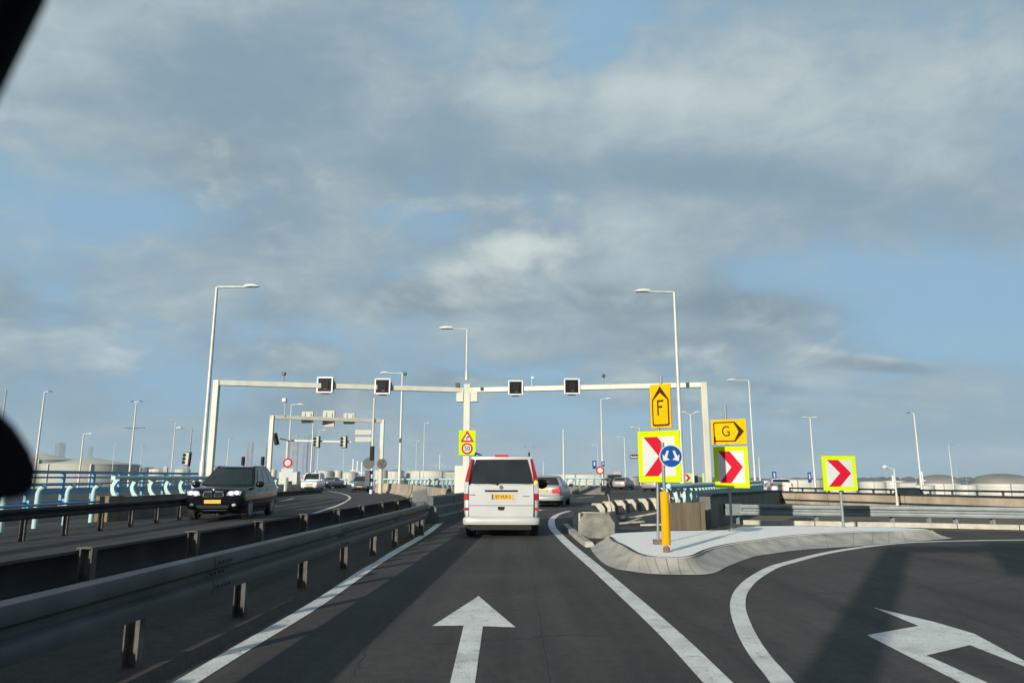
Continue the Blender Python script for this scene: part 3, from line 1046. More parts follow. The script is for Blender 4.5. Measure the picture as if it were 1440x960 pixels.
# timber panel at the end of the turquoise railing
c0, c1 = gp(944, 746), gp(986, 745)
t = thing('timber_panel', 'weathered brown timber panel with an end post behind the gravel island', 'panel', c0)
MB().bar(c0 + Vector((0, .1, .35)), c1 + Vector((0, .1, .35)), .06, .72).build('board', 'timber', t, world=True)
MB().box(c1 + Vector((.07, .06, .36)), (.11, .14, .74)).build('post', 'timber', t, world=True, bevel=.01)

# ------------------------------------------------------------------ black and cream barrier blocks
def block(w, h, l, dark='block_dark', pale='block_cream', banded=True):
    """chamfered concrete block: pale front with a black rear half, or plain grey"""
    root = thing('barrier_block', 'block', 'barrier block')
    c = .13
    oc = [(-w / 2, 0), (w / 2, 0), (w / 2, h * .62), (w / 2 - c, h), (-w / 2 + c, h), (-w / 2, h * .62)]
    oc2 = [(x * 1.02, z * 1.015) for x, z in oc]
    MB().prism(oc, (0, l / 2, 0), (1, 0, 0), (0, 0, 1), l).build('body', dark, root, bevel=.02)
    if banded:
        MB().prism(oc2, (0, -l * .26, 0), (1, 0, 0), (0, 0, 1), l * .24 + .012).build('pale_band', pale, root, bevel=.015)
    return root


big = block(.84, .55, .95, 'block_grey', 'block_cream', False)
tag(big, 'large grey octagonal concrete block at the near end of the black and cream row')
p = gp(846, 757)
big.location = (p.x, p.y + .45, 0)
big.rotation_euler.z = R(-14)
MB().box((-.40, -.06, .30), (.05, .6, .5)).box((-.1, -.1, .556), (.55, .16, .02)).build('pale_band', 'block_cream', big, bevel=.01)
spots = [(1.90, 19.4, 6), (2.15, 21.4, 8), (2.55, 23.6, 14), (3.05, 25.8, 26), (3.7, 27.8, 40), (4.35, 29.2, 46), (5.0, 30.4, 50), (5.7, 31.5, 52), (6.3, 32.2, 54), (6.95, 32.9, 55), (7.6, 33.6, 56)]
words_ = ['first', 'second', 'third', 'fourth', 'fifth', 'sixth', 'seventh', 'eighth', 'ninth', 'tenth', 'last']
proto = None
for i, (x, y, hd) in enumerate(spots):
    if proto is None:
        proto = o = block(.56, .47, .80)
    else:
        o = copy_tree(proto)
    tag(o, 'black and cream barrier block, %s in the curved row counted from the big grey block' % words_[i], group='black and cream barrier blocks in a curve')
    o.location = (x, y, 0)
    o.rotation_euler.z = R(-hd) * .45 + random.uniform(-.05, .05)
# debris beside the blocks
q = gp(862, 724)
t = thing('leaning_stake', 'thin pale stake leaning beside the black and cream blocks', 'stake', q)
MB().tube([(0, 0, 0), (-.16, .05, .75)], .018, 8).build('stake', 'plank', t)
for i, (x, y, l, rz, lab) in enumerate([(884, 738, 1.1, 62, 'short pale plank lying nearest the big grey block'), (892, 735, 1.6, 25, 'long pale plank lying across the broken ground'),
                                       (905, 727, 1.2, 70, 'thin plank tilted up behind the gravel island'), (921, 741, .8, 100, 'plank stub lying beside the yellow bollard'),
                                       (876, 731, .7, 15, 'grey scrap board on the ground behind the big block')]):
    p = gp(x, y)
    o = MB().box((0, 0, .05), (.12, l, .05), Matrix.Rotation(R(8 if i == 2 else 2), 3, 'X')).build('plank', 'plank', bevel=.005)
    o.location = (p.x, p.y, .02)
    o.rotation_euler.z = R(-rz)
    tag(o, lab, 'plank', 'loose planks behind the island')

# ------------------------------------------------------------------ gantries
def pix_top(px, py, h):
    """the point at height h seen at a pixel"""
    r = ray(px, py)
    return Vector((0, 0, EYE)) + r * ((h - EYE) / r.z)


HB = 6.25
g = thing('sign_gantry', 'large cream steel gantry on three posts spanning both roads', 'gantry', (0, 38, 0))
A, B_, C_ = pix_top(305, 538, HB), pix_top(657, 548.5, HB), pix_top(989, 541, HB)
for p, w in ((A, .30), (C_, .32)):
    MB().box((p.x, p.y, (HB + .14) / 2), (w, .30, HB + .14)).build('leg', 'gantry', g, world=True, bevel=.02)
    MB().box((p.x, p.y, .03), (.8, .8, .06)).build('base_plate', 'galv', g, world=True)
MB().box((B_.x, B_.y, (HB + .35) / 2), (.36, .32, HB + .35)).build('leg', 'gantry', g, world=True, bevel=.02)
MB().box((B_.x, B_.y, .03), (.8, .8, .06)).build('base_plate', 'galv', g, world=True)
for p in (A, C_):
    d = (B_ - p).normalized()
    MB().bar(p - d * .14, B_ - d * .19, .26, .27).build('beam', 'gantry', g, world=True, bevel=.015)
for s in (-1, 1):
    MB().box(B_ + Vector((s * .40, -.02, -.28)), (.40, .36, .80)).build('bracket', 'gantry', g, world=True, bevel=.02)
MB().box((B_.x - .1, B_.y - .35, 1.0), (1.0, .42, 2.0)).build('cabinet', 'off_white', g, world=True, bevel=.02)


def matrix_sign(px, py, w, Y, label):
    c = at(px, py, Y)
    t = thing('matrix_sign', label, 'matrix sign', c, group='matrix signs on the large gantry')
    MB().box((0, .10, 0), (w, .22, w)).build('housing', 'black', t, bevel=.01)
    f = MB()
    for s in (-1, 1):
        f.box((s * (w / 2 - .03), -.03, 0), (.07, .06, w + .02)).box((0, -.03, s * (w / 2 - .03)), (w - .078, .06, .07))
    f.build('frame', 'white', t)
    MB().box((0, -.015, 0), (w - .13, .012, w - .13)).build('screen', 'screen', t)
    MB().box((.04, -.04, .02), (w * .40, .05, w * .5)).build('hood', 'black', t, bevel=.01)
    MB().box((.04, -.07, -w * .28), (w * .22, .02, .02)).build('glint_bar', 'galv', t)
    MB().box((0, .16, -w * .52), (w * .5, .15, .06)).box((w * .5, .2, 0), (.1, .18, w * .5)).build('mount', 'galv', t)
    return t


def beam_y(a, b_, px):
    pa, pb = a, b_
    k = (px - (720 + 1018 * pa.x / pa.y)) / (1018 * (pb.x / pb.y - pa.x / pa.y))
    return pa.lerp(pb, max(0, min(1, k))).y


for px, py, w, a, lab in ((457, 541, .86, A, 'matrix sign nearest the left leg of the large gantry'), (538, 543, .86, A, 'matrix sign left of the gantry centre post, second from the left leg'),
                          (725, 545, .82, C_, 'matrix sign just right of the gantry centre post, facing the van lane'), (804, 543, .86, C_, 'rightmost matrix sign on the large gantry')):
    matrix_sign(px, py, w, beam_y(a, B_, px) - .28, lab)


def camera_mast(px, py0, py1, Y, label, m='lamp_grey', head=.16):
    p, q = at(px, py0, Y), at(px, py1, Y)
    t = thing('detector_mast', label, 'detector', q)
    MB().tube([q, p], .035, 6).build('pole', m, t, world=True)
    MB().box(p + Vector((.03, -.04, .02)), (head, head * 1.6, head)).build('detector_head', 'lamp_head_dark' if m == 'lamp_grey' else 'lamp_head', t, world=True, bevel=.02)


camera_mast(399, 526, 537, beam_y(A, B_, 399), 'small dark detector on a short mast atop the left gantry beam')
camera_mast(569, 526, 540, beam_y(A, B_, 569), 'small detector on the gantry beam beside the second matrix sign')
camera_mast(643, 542, 548, beam_y(A, B_, 643), 'squat twin detector just left of the gantry centre post', head=.24)
camera_mast(748, 532, 542, beam_y(C_, B_, 748), 'small white ball detector between the two right matrix signs', m='lamp_pole')
camera_mast(848, 529, 539, beam_y(C_, B_, 848), 'small detector on the gantry beam right of the last matrix sign')

# warning panel on the centre post
c = at(657, 622, B_.y - .25)
t = thing('warning_sign', 'fluorescent yellow panel with a bend triangle above a 50 speed roundel', 'road sign', c)
w, h = .93, 1.36
MB().box((0, 0, 0), (w, .03, h)).build('panel', 'fluo', t)


def tri(r, o, zc, depth, name, m):
    MB().prism([(0, r), (-r * .95, -r * .62), (r * .95, -r * .62)], (0, o, zc), (1, 0, 0), (0, 0, 1), depth).build(name, m, t)


tri(.40, -.018, .28, .006, 'triangle_border', 'sign_red')
tri(.24, -.026, .27, .006, 'triangle_face', 'sign_white')
MB().prism([(-.06, -.09), (-.01, -.09), (0, -.02), (.05, .04), (.08, .01), (.10, .11), (.0, .10), (.02, .07), (-.05, 0)], (0, -.034, .26), (1, 0, 0), (0, 0, 1), .005).build('bend_symbol', 'black', t)
MB().lathe([(.315, 0), (.315, .006)], (0, -.024, -.33), 36, 'y').build('roundel_border', 'sign_red', t)
MB().lathe([(.225, 0), (.225, .006)], (0, -.031, -.33), 36, 'y').build('roundel_face', 'sign_white', t)
letters('50', .36, 'black', t, (0, -.036, -.335), (R(90), 0, 0), 'lettering', .92)
MB().box((0, .12, .3), (.2, .2, .06)).box((0, .12, -.3), (.2, .2, .06)).build('bracket', 'galv', t)

# second, smaller gantry over the oncoming road, sign backs seen from behind
g = thing('sign_gantry', 'smaller cream gantry over the oncoming road, three sign backs on its beam', 'gantry', (-20, 62, 0))
HB2 = 6.2
A2, B2 = pix_top(383, 586, HB2), pix_top(538, 592, HB2)
for p in (A2, B2):
    MB().box((p.x, p.y, HB2 / 2 + .06), (.32, .3, HB2 + .12)).build('leg', 'gantry', g, world=True, bevel=.02)
d = (B2 - A2).normalized()
MB().bar(A2 - d * .16, B2 + d * .16, .26, .30).build('beam', 'gantry', g, world=True, bevel=.015)
for px, py, w, h, lab in ((431, 586, .95, .95, 'left sign back on the smaller gantry, pale square'), (461, 588, 1.0, 1.38, 'tall middle sign back on the smaller gantry'), (490, 588, .95, .92, 'right sign back on the smaller gantry, pale square')):
    Y = beam_y(A2, B2, px)
    c = at(px, py, Y)
    t = thing('matrix_sign', lab, 'matrix sign', c, group='sign backs on the smaller gantry')
    MB().box((0, .34, 0), (w, .22, h)).build('housing', 'sign_back', t, bevel=.015)
    MB().box((0, .18, -.12), (w * .9, .05, .10)).box((-.2, .19, .1), (.06, .05, h * .6)).box((.3, .19, .1), (.04, .05, h * .5)).build('mount', 'lamp_grey', t)
camera_mast(400, 563, 586, A2.y + .3, 'camera on a thin pole at the left corner of the smaller gantry', m='lamp_pole', head=.3)

# signal arm behind it
Y = 72
p0, p1 = at(405, 619, Y), at(494, 621, Y)
t = thing('signal_arm', 'cream overhead signal arm seen beneath the smaller gantry', 'signal arm', (p0.x, p0.y, 0))
MB().tube([(p0.x, p0.y, 0), (p0.x, p0.y, p0.z + .1)], .13, 10).build('pole', 'gantry', t, world=True)
MB().bar(p0 + Vector((-.1, 0, 0)), p1, .14, .16).bar(at(392, 616, Y - 2), p0, .1, .12).build('arm', 'gantry', t, world=True)


def signal(px, py, h, Y, label, back=True, tilt=0, lit=None, pole=False):
    c = at(px, py, Y)
    t = thing('traffic_signal', label, 'traffic light', c)
    w = h * .34
    rm = Matrix.Rotation(R(tilt), 3, 'Y')
    MB().box((0, 0, 0), (w, w * .8, h), rm).build('housing', 'sign_back' if back else 'black', t, bevel=.03)
    if back:
        MB().box((0, .5 * w, 0), (w * 1.5, .03, h * 1.1), rm).build('backboard', 'black', t)
    for k in (-1, 0, 1):
        v = rm @ Vector((0 if back else 0, (.55 if back else -.5) * w, k * h * .29))
        if back:
            v = rm @ Vector((-w * .55, 0, k * h * .29))
        MB().lathe([(w * .36, 0), (w * .40, -w * .5)], v, 12, 'y').build('visor', 'black', t)
        if lit == k:
            MB().lathe([(w * .34, -w * .1), (w * .34, -w * .12)], v, 12, 'y').build('lamp', 'signal_green', t)
    if pole:
        MB().tube([(0, .2, -c.z), (0, .2, 0)], .06, 8).build('pole', 'lamp_grey', t)
    return t


signal(388, 617, 1.15, 70, 'dark tilted signal head at the left end of the overhead arm', False, -16)
signal(446, 621, 1.05, 71.6, 'cream backed signal head in the middle of the overhead arm')
signal(484, 621, 1.10, 71.6, 'cream backed signal head near the right end of the overhead arm')
signal(263, 645, 1.0, 58, 'cream sided traffic light left of the tall gantry leg', True, 3, pole=True)
signal(342, 648, 1.0, 84, 'dark three-lamp traffic light above the black car roof, left one', False, pole=True)
signal(369.5, 648, 1.0, 84, 'dark traffic light showing green beside the smaller gantry leg', False, lit=-1, pole=True)

# double road sign back
Y = 70
t = thing('direction_sign', 'pair of blank pale sign backs stacked beside the striped mast', 'road sign', at(511, 612, Y))
for py in (607.5, 617.5):
    MB().box(at(511, py, Y), (1.62, .05, .46)).build('sign_panel', 'sign_back', t, world=True)
MB().tube([at(521, 612, Y + .1) * 1, Vector((at(521, 612, Y).x, Y + .1, 0))], .05, 6).build('pole', 'lamp_grey', t, world=True)

# blue and white striped mast
Y = 62
p = at(526.5, 559, Y)
t = thing('striped_mast', 'tall white mast with a blue and white striped foot and a signal head', 'mast', (p.x, Y, 0))
MB().tube([(0, 0, 2.6), (0, 0, p.z)], [.10, .07], 10).build('pole', 'lamp_pole', t)
b1, b2 = MB(), MB()
for k in range(8):
    (b1 if k % 2 else b2).tube([(0, 0, .325 * k), (0, 0, .325 * k + .325)], .13, 10)
b1.build('blue_band', 'sign_blue', t)
b2.build('white_band', 'white', t)
MB().box((0, -.1, 3.4), (.35, .3, 1.2)).build('signal_head', 'black', t, bevel=.03)
MB().lathe([(.5, 0), (.5, .04)], (-.25, -.15, 2.55), 20, 'y').build('round_sign', 'lamp_head_dark', t)
MB().box((-.3, -.12, 1.3), (.4, .3, 1.3)).build('cabinet', 'lamp_head_dark', t)
p = at(537, 652, 60)
t = thing('round_sign', 'grey back of a round sign behind the smaller gantry right leg', 'road sign', (p.x, 60, 0))
MB().lathe([(.42, 0), (.42, .04)], (0, 0, p.z), 24, 'y').build('disc', 'post_steel', t)
MB().tube([(0, .06, 0), (0, .06, p.z)], .04, 6).build('pole', 'lamp_grey', t)


def prohibition(px, py, r, Y, label, plate=None):
    p = at(px, py, Y)
    t = thing('prohibition_sign', label, 'road sign', (p.x, Y, 0))
    MB().lathe([(r, 0), (r, .03)], (0, 0, p.z), 28, 'y').build('border', 'sign_red', t)
    MB().lathe([(r * .66, 0), (r * .66, .012)], (0, -.016, p.z), 28, 'y').build('face', 'sign_white', t)
    MB().tube([(0, .07, 0), (0, .07, p.z + r)], .05, 6).build('pole', 'lamp_grey', t)
    if plate:
        w, h = plate
        MB().box((0, 0, p.z - r * 1.15 - h / 2), (w, .03, h)).build('plate', 'sign_grey', t)
        for k in range(5):
            MB().box((0, -.02, p.z - r * 1.15 - h * (k + .5) / 5), (w * .92, .008, h * .06)).build('plate_rule', 'lamp_grey', t)


prohibition(404.5, 650.5, .45, 69, 'red ringed white prohibition disc above a ruled plate, left of the white minivan', (1.08, .86))
prohibition(844, 661, .40, 70, 'red ringed white prohibition disc in front of the white tank right of the van', None)
for px, py, w, h, Y, lab in ((836, 653, .42, .8, 74, 'small blue sign left of the red ringed disc'), (848, 652, .32, .5, 76, 'smaller blue sign just right of the lamp behind the red ringed disc'),
                             (1089, 669, .5, 1.1, 90, 'small blue sign right of the G sign in front of white tanks'), (1138.5, 671, .42, 1.2, 86, 'narrow blue sign at the foot of the double-armed lamp')):
    p = at(px, py, Y)
    t = thing('blue_sign', lab, 'road sign', (p.x, Y, 0))
    MB().box((0, 0, p.z), (w, .04, h)).build('panel', 'sign_blue', t)
    MB().box((0, -.024, p.z + h * .1), (w * .35, .008, h * .5)).build('symbol', 'sign_white', t)
    MB().tube([(0, .06, base_at(p.x, Y)), (0, .06, p.z)], .04, 6).build('pole', 'lamp_grey', t)

# ------------------------------------------------------------------ signs on the island
def chevron(t, zc, w, rz, loc, h=None, o=0.0):
    """square board: fluorescent border, white field, red chevron; loc is its centre on the post"""
    h = h or w
    rt = Matrix.Rotation(rz, 3, 'Z')
    X, Z = rt @ Vector((1, 0, 0)), Vector((0, 0, 1))
    N = rt @ Vector((0, -1, 0))
    c = Vector((loc[0], loc[1], zc)) + N * .06

    def pr(poly, off, th, name, m, parent):
        return MB().prism(poly, c + N * off, X, Z, th).build(name, m, parent)
    k = .86
    bd = pr([(-w / 2, -h / 2), (w / 2, -h / 2), (w / 2, h / 2), (-w / 2, h / 2)], 0, .025, 'chevron_board', 'fluo', t)
    pr([(-w / 2 * .77, -h / 2 * .77), (w / 2 * .77, -h / 2 * .77), (w / 2 * .77, h / 2 * .77), (-w / 2 * .77, h / 2 * .77)], .027, .003, 'white_field', 'sign_white', bd)
    a = w / 2 * .77
    bz = h / 2 * .77
    pr([(-a * .92, bz), (-a * .05, bz), (a * .88, 0), (-a * .05, -bz), (-a * .92, -bz), (a * .02, 0)], .032, .003, 'red_chevron', 'sign_red', bd)
    pr([(-w * .3, -.03), (w * .3, -.03), (w * .3, .03), (-w * .3, .03)], -.03, .028, 'back_rail', 'galv', bd)
    return c, X, Z, N


# first: chevron below the F arrow
b1 = gp(926, 765, ISZ)
rz = R(-41)
t = thing('chevron_sign', 'large red and white chevron board with fluorescent border below a yellow F arrow', 'road sign', b1)
cz = at(927, 641.5, b1.y).z
cx = at(927.5, 641, b1.y).x - b1.x
chevron(t, cz - b1.z, .87, rz, (cx + .03, 0), h=.93)
rt = Matrix.Rotation(rz, 3, 'Z')
X, N = rt @ Vector((1, 0, 0)), rt @ Vector((0, -1, 0))
fz = at(930, 571, b1.y).z - b1.z
fx = at(932, 571, b1.y).x - b1.x
c = Vector((fx, 0, fz)) + N * .06
w, h = .425, .81
Zv = Vector((0, 0, 1))
fb = MB().prism([(-w / 2, -h / 2), (w / 2, -h / 2), (w / 2, h / 2), (-w / 2, h / 2)], c, X, Zv, .025).build('arrow_board', 'sign_yellow', t)
a, s = w / 2 - .035, h / 2 - .03
MB().prism([(-a, -s + .03), (-a + .03, -s), (a - .03, -s), (a, -s + .03), (a, s - .26), (0, s), (-a, s - .26)], c + N * .026, X, Zv, .003).build('arrow_outline', 'sign_brown', fb)
a2 = a - .028
MB().prism([(-a2, -s + .055), (-a2 + .02, -s + .035), (a2 - .02, -s + .035), (a2, -s + .055), (a2, s - .27), (0, s - .13), (-a2, s - .27)], c + N * .030, X, Zv, .003).build('arrow_field', 'sign_yellow', fb)
fF = [(-.065, -.15), (-.035, -.15), (-.035, -.005), (.045, -.005), (.045, .030), (-.035, .030), (-.035, .105), (.07, .105), (.07, .14), (-.065, .14)]
MB().prism([(x, z - .03) for x, z in fF], c + N * .034, X, Zv, .003).build('lettering', 'sign_brown', fb)
MB().tube([(0, .03, 0), (cx * .6, .03, cz - b1.z), (fx, .03, at(934, 528, b1.y).z - b1.z)], .026, 8).build('post', 'galv', t)
MB().box((0, .03, .03), (.16, .16, .1)).build('foot', 'rust', t)

# bollard with the blue pass-either-side roundel
b2 = gp(937.5, 776, ISZ)
t = thing('bollard', 'tall yellow tube bollard on a thin pole carrying a blue roundel with two arrows', 'bollard', b2)
zt = at(938, 691, b2.y).z - b2.z
zb_ = at(938, 766, b2.y).z - b2.z
MB().lathe([(.068, zb_), (.072, zb_ + .01), (.072, zt - .01), (.060, zt)], (0, 0, 0), 24).build('yellow_tube', 'bollard', t, smooth=40)
MB().tube([(0, 0, 0), (0, 0, at(942, 622, b2.y).z - b2.z)], .028, 12).build('pole', 'galv', t)
MB().lathe([(.055, 0), (.055, .07), (.03, .085)], (0, 0, 0), 16).build('foot', 'rust', t)
rc = at(942.5, 641.2, b2.y) - b2
rt = Matrix.Rotation(R(-8), 3, 'Z')
rd = thing('roundel', None, None, (rc.x, rc.y - .05, rc.z), R(-8))
rd.parent = t
bpy.data.objects.remove(rd)
r_ = .187


def disc(rad, y0, y1, name, m):
    o = MB().lathe([(rad, y0), (rad, y1)], (0, 0, 0), 40, 'y').build(name, m, t)
    o.location = (rc.x, rc.y - .05, rc.z)
    o.rotation_euler = (0, 0, R(-8))
    return o


bd = disc(r_, 0, .02, 'roundel', 'sign_grey')
o = MB().lathe([(r_ * .93, -.004), (r_ * .93, -.001)], (0, 0, 0), 40, 'y').build('roundel_face', 'sign_blue', bd)
for s in (-1, 1):
    v = [(.03, .085), (.065, .085), (.105, -.005), (.140, .025), (.125, -.085), (.020, -.060), (.065, -.028)]
    v = [(x * s, z + .005) for x, z in v]
    if s < 0:
        v = v[::-1]
    MB().prism(v, (0, -.006, 0), (1, 0, 0), (0, 0, 1), .003).build('arrow_symbol', 'sign_white', bd)

# second: chevron below the G arrow
b3 = gp(1030, 746.5, ISZ)
rz = R(-28)
t = thing('chevron_sign', 'red and white chevron board below a yellow G arrow, half shaded at its left', 'road sign', b3)
cz = at(1029, 656.5, b3.y).z
chevron(t, cz - b3.z, .77, rz, (.07, 0), h=.93)
rt = Matrix.Rotation(rz, 3, 'Z')
X, N = rt @ Vector((1, 0, 0)), rt @ Vector((0, -1, 0))
gz = at(1028, 607, b3.y).z - b3.z
c = Vector((.06, 0, gz)) + N * .06
w, h = .79, .565
gb = MB().prism([(-w / 2, -h / 2), (w / 2, -h / 2), (w / 2, h / 2), (-w / 2, h / 2)], c, X, Zv, .025).build('arrow_board', 'sign_yellow', t)
a, s = w / 2 - .05, h / 2 - .055
MB().prism([(-a, -s + .03), (-a + .03, -s), (a - .20, -s), (a, 0), (a - .20, s), (-a + .03, s), (-a, s - .03)], c + N * .026, X, Zv, .003).build('arrow_outline', 'sign_brown', gb)
MB().prism([(-a + .03, -s + .05), (-a + .05, -s + .03), (a - .225, -s + .03), (a - .125, 0), (a - .225, s - .03), (-a + .05, s - .03), (-a + .03, s - .05)], c + N * .030, X, Zv, .003).build('arrow_field', 'sign_yellow', gb)
lc = c + N * .036 + X * -.06
letters('G', .34, 'sign_brown', gb, lc, (R(90), 0, rz), 'lettering', .82)
MB().tube([(0, .03, 0), (0, .03, at(1029, 569, b3.y).z - b3.z)], .03, 8).build('post', 'galv', t)
MB().box((0, .03, .02), (.14, .14, .05)).build('foot', 'galv', t)
# third
b4 = gp(1187, 741.3, ISZ)
t = thing('chevron_sign', 'red and white chevron board alone on its post at the right end of the island', 'road sign', b4)
cz = at(1184, 665, b4.y).z
chevron(t, cz - b4.z, .85, R(4), (-.04, 0), h=.83)
MB().tube([(0, .03, 0), (0, .03, cz - b4.z + .3)], .034, 8).build('post', 'galv', t)
# two far chevrons
for px, py, w, Y, lab in ((967, 671.5, .80, 66, 'small far chevron board seen between the first chevron sign and the gantry leg'), (994, 671.5, .80, 62, 'small far chevron board behind the gantry leg, orange board above it')):
    p = at(px, py, Y)
    t = thing('chevron_sign', lab, 'road sign', (p.x, Y, 0))
    chevron(t, p.z, w, 0, (0, 0))
    MB().tube([(0, .03, 0), (0, .03, p.z)], .03, 6).build('post', 'galv', t)
    if px > 980:
        MB().box((-.05, 0, p.z + .62), (.36, .03, .40)).build('orange_board', 'sign_yellow', t)
signal(892, 642, .5, 48, 'small cream signal cluster left of the first chevron board', True, 90)
signal(979, 675, .8, 64, 'small dark signal right of the far chevron board', False, pole=True)


# ------------------------------------------------------------------ lamp posts
def lamp(px, py, h, arms, label, head='lamp_head', pole='lamp_pole', r=None, second=None, base_z=0.0, arm_drop=0.0):
    p = pix_top(px, py, h)
    k = p.y / 1000
    base_z = base_z or base_at(p.x, p.y)
    t = thing('street_lamp', label, 'street lamp', (p.x, p.y, base_z), group='street lamps')
    H_ = h - base_z
    r = r or .085
    MB().tube([(0, 0, 0), (0, 0, max(H_ * .18, H_ - h * .82)), (0, 0, max(H_ * .19, H_ - h * .81)), (0, 0, H_)], [r * 1.35, r * 1.3, r, r * .62], 10).build('pole', pole, t, smooth=40)
    for a in arms:
        L_ = a * k
        s = 1 if L_ > 0 else -1
        hl = min(.85, abs(L_) * .5)
        if abs(L_) > .25:
            MB().tube([(0, 0, H_ - .03), (s * .1, 0, H_ + .02), (L_ - s * hl * .8, 0, H_ + .03 + arm_drop)], r * .5, 8).build('arm', pole, t, smooth=50)
        hd = MB()
        x0, x1 = L_ - s * hl, L_
        hd.loft([[Vector((x, y, H_ + .04 + arm_drop + z)) for y, z in ((-w_, 0), (w_, 0), (w_ * .8, hh_), (-w_ * .8, hh_))] for x, w_, hh_ in ((x0, .06, .07), (x0 + s * .12, .13, .12), (x0 + s * hl * .6, .16, .13), (x1, .10, .05))])
        ho = hd.build('lamp_head', head, t, smooth=60)
        MB().box(((x0 + x1) / 2 + s * .06, 0, H_ + .028 + arm_drop), (hl * .6, .2, .025)).build('lens', 'lens', ho)
    if second:
        for s in (-1, 1):
            MB().tube([(0, 0, second), (s * 1.1, 0, second + .05)], .04, 6).box((s * 1.1, 0, second + .06), (.5, .2, .1)).build('lower_lamp', head, t)
    return t


lamp(305, 404, 11.9, [61], 'tall lamp post beside the left gantry leg, arm reaching right', r=.12)
lamp(948, 411, 11, [-57], 'tall lamp post behind the F sign, arm reaching left', r=.11)
lamp(657, 463, 9.45, [-40], 'lamp mast rising from the gantry centre post, arm reaching left', r=.07, base_z=HB + .36)
lamp(566, 525, 11, [-32], 'lamp post behind the second matrix sign, arm reaching left', r=.13)
lamp(307, 540, 10, [14], 'white lamp post close behind the left gantry leg', r=.13)
lamp(597, 595, 11, [7], 'thin lamp post midway between the striped mast and the gantry centre post')
lamp(410, 569, 11, [17], 'lamp post behind the smaller gantry left leg, arm reaching right', r=.12)
lamp(441, 588, 10, [10], 'white pole between two sign backs of the smaller gantry', r=.13)
lamp(449, 605, 11, [10], 'thin lamp post above the silver car, arm reaching right')
lamp(484, 627, 11, [6], 'thin distant lamp under the right signal head of the arm')
lamp(578, 627, 11, [5], 'very thin distant lamp, left one of the close pair by the turbine', pole='lamp_grey')
lamp(586, 620, 11, [4], 'very thin distant lamp, right one of the close pair by the turbine')
lamp(63, 551, 11, [10], 'tall lamp post with a black head just right of the wing mirror', head='lamp_head_dark', r=.13)
lamp(9, 548, 11, [-25], 'lamp post at the left photo edge above the wing mirror', pole='lamp_grey', head='lamp_head_dark', r=.11)
lamp(118, 610, 9, [12], 'lamp post in front of the pale cone-roofed tank, arm reaching right', r=.16)
lamp(192, 565, 11, [-8, 8], 'double-headed lamp post right of the cone-roofed tank, two lower lamps halfway', head='lamp_head_dark', r=.12, second=7.6)
lamp(162, 622, 11, [4], 'thin distant lamp in front of the right part of the cone-roofed tank', head='lamp_head_dark')
lamp(200, 626, 11, [3], 'thin distant lamp just right of the double-headed one', head='lamp_head_dark')
lamp(247, 594, 11, [-5], 'thin lamp post with a black head left of the cream sided traffic light', head='lamp_head_dark', r=.11)
lamp(270, 602, 8, [-22], 'grey lamp post with a white head reaching left over the cream sided traffic light', pole='lamp_grey', r=.12)
lamp(322, 617, 11, [5], 'thin distant lamp just left of the black car roof', head='lamp_head_dark', r=.12)
lamp(1053, 535, 11, [-31], 'lamp post right of the G sign, arm reaching left', r=.11)
lamp(845, 561, 11, [14], 'lamp post behind the red ringed disc right of the van, arm reaching right', r=.12)
lamp(792, 603, 11, [3], 'white pole rising above the silver saloon', head='lamp_head_dark', r=.2)
lamp(840, 626, 11, [-8], 'thin distant lamp just left of the pole behind the red ringed disc')
lamp(878, 615, 11, [-11], 'lamp post left of the first chevron board, lower arm reaching left', r=.16)
lamp(899, 601, 11, [-13], 'lamp post half hidden by the first chevron board', r=.13)
lamp(971, 583, 11, [-13, 13], 'white double-headed lamp post left of the gantry right leg', r=.17, arm_drop=.35)
lamp(1139, 587, 11, [-11, 10], 'white double-headed lamp post between the G sign and the lone chevron', head='lamp_head', r=.16)
lamp(1285, 581, 11, [-10], 'tall lamp post with a dark head right of the lone chevron board', head='lamp_head_dark', r=.16)
lamp(1334, 626, 11, [6], 'lamp post with a dark head between the two far domes', head='lamp_head_dark', r=.15)
lamp(1344, 654, 11, [-4], 'very thin distant lamp between the far domes', head='lamp_head_dark')
lamp(1358, 661, 9, [8], 'small white distant lamp left of the right dome')
lamp(1257, 659, 1.72, [-16], 'short cream lamp standing in front of the beige parapet', r=.045, pole='gantry')
lamp(1098, 642, 11, [2], 'thin distant lamp right of the G sign', head='lamp_head_dark', pole='lamp_grey')
lamp(1135, 641, 11, [-3], 'faint distant lamp left of the white double-headed one', head='lamp_head_dark', pole='lamp_grey')
lamp(744, 628, 11, [-8, 8], 'faint double-headed lamp just right of the van roof', pole='lamp_grey', head='lamp_head_dark')
lamp(764, 648, 5, [3], 'short lamp above the silver saloon roof with a dark head', head='lamp_head_dark', r=.12)
lamp(1067, 643, 9, [2], 'white mast right of the G sign behind the turquoise railing', r=.3)


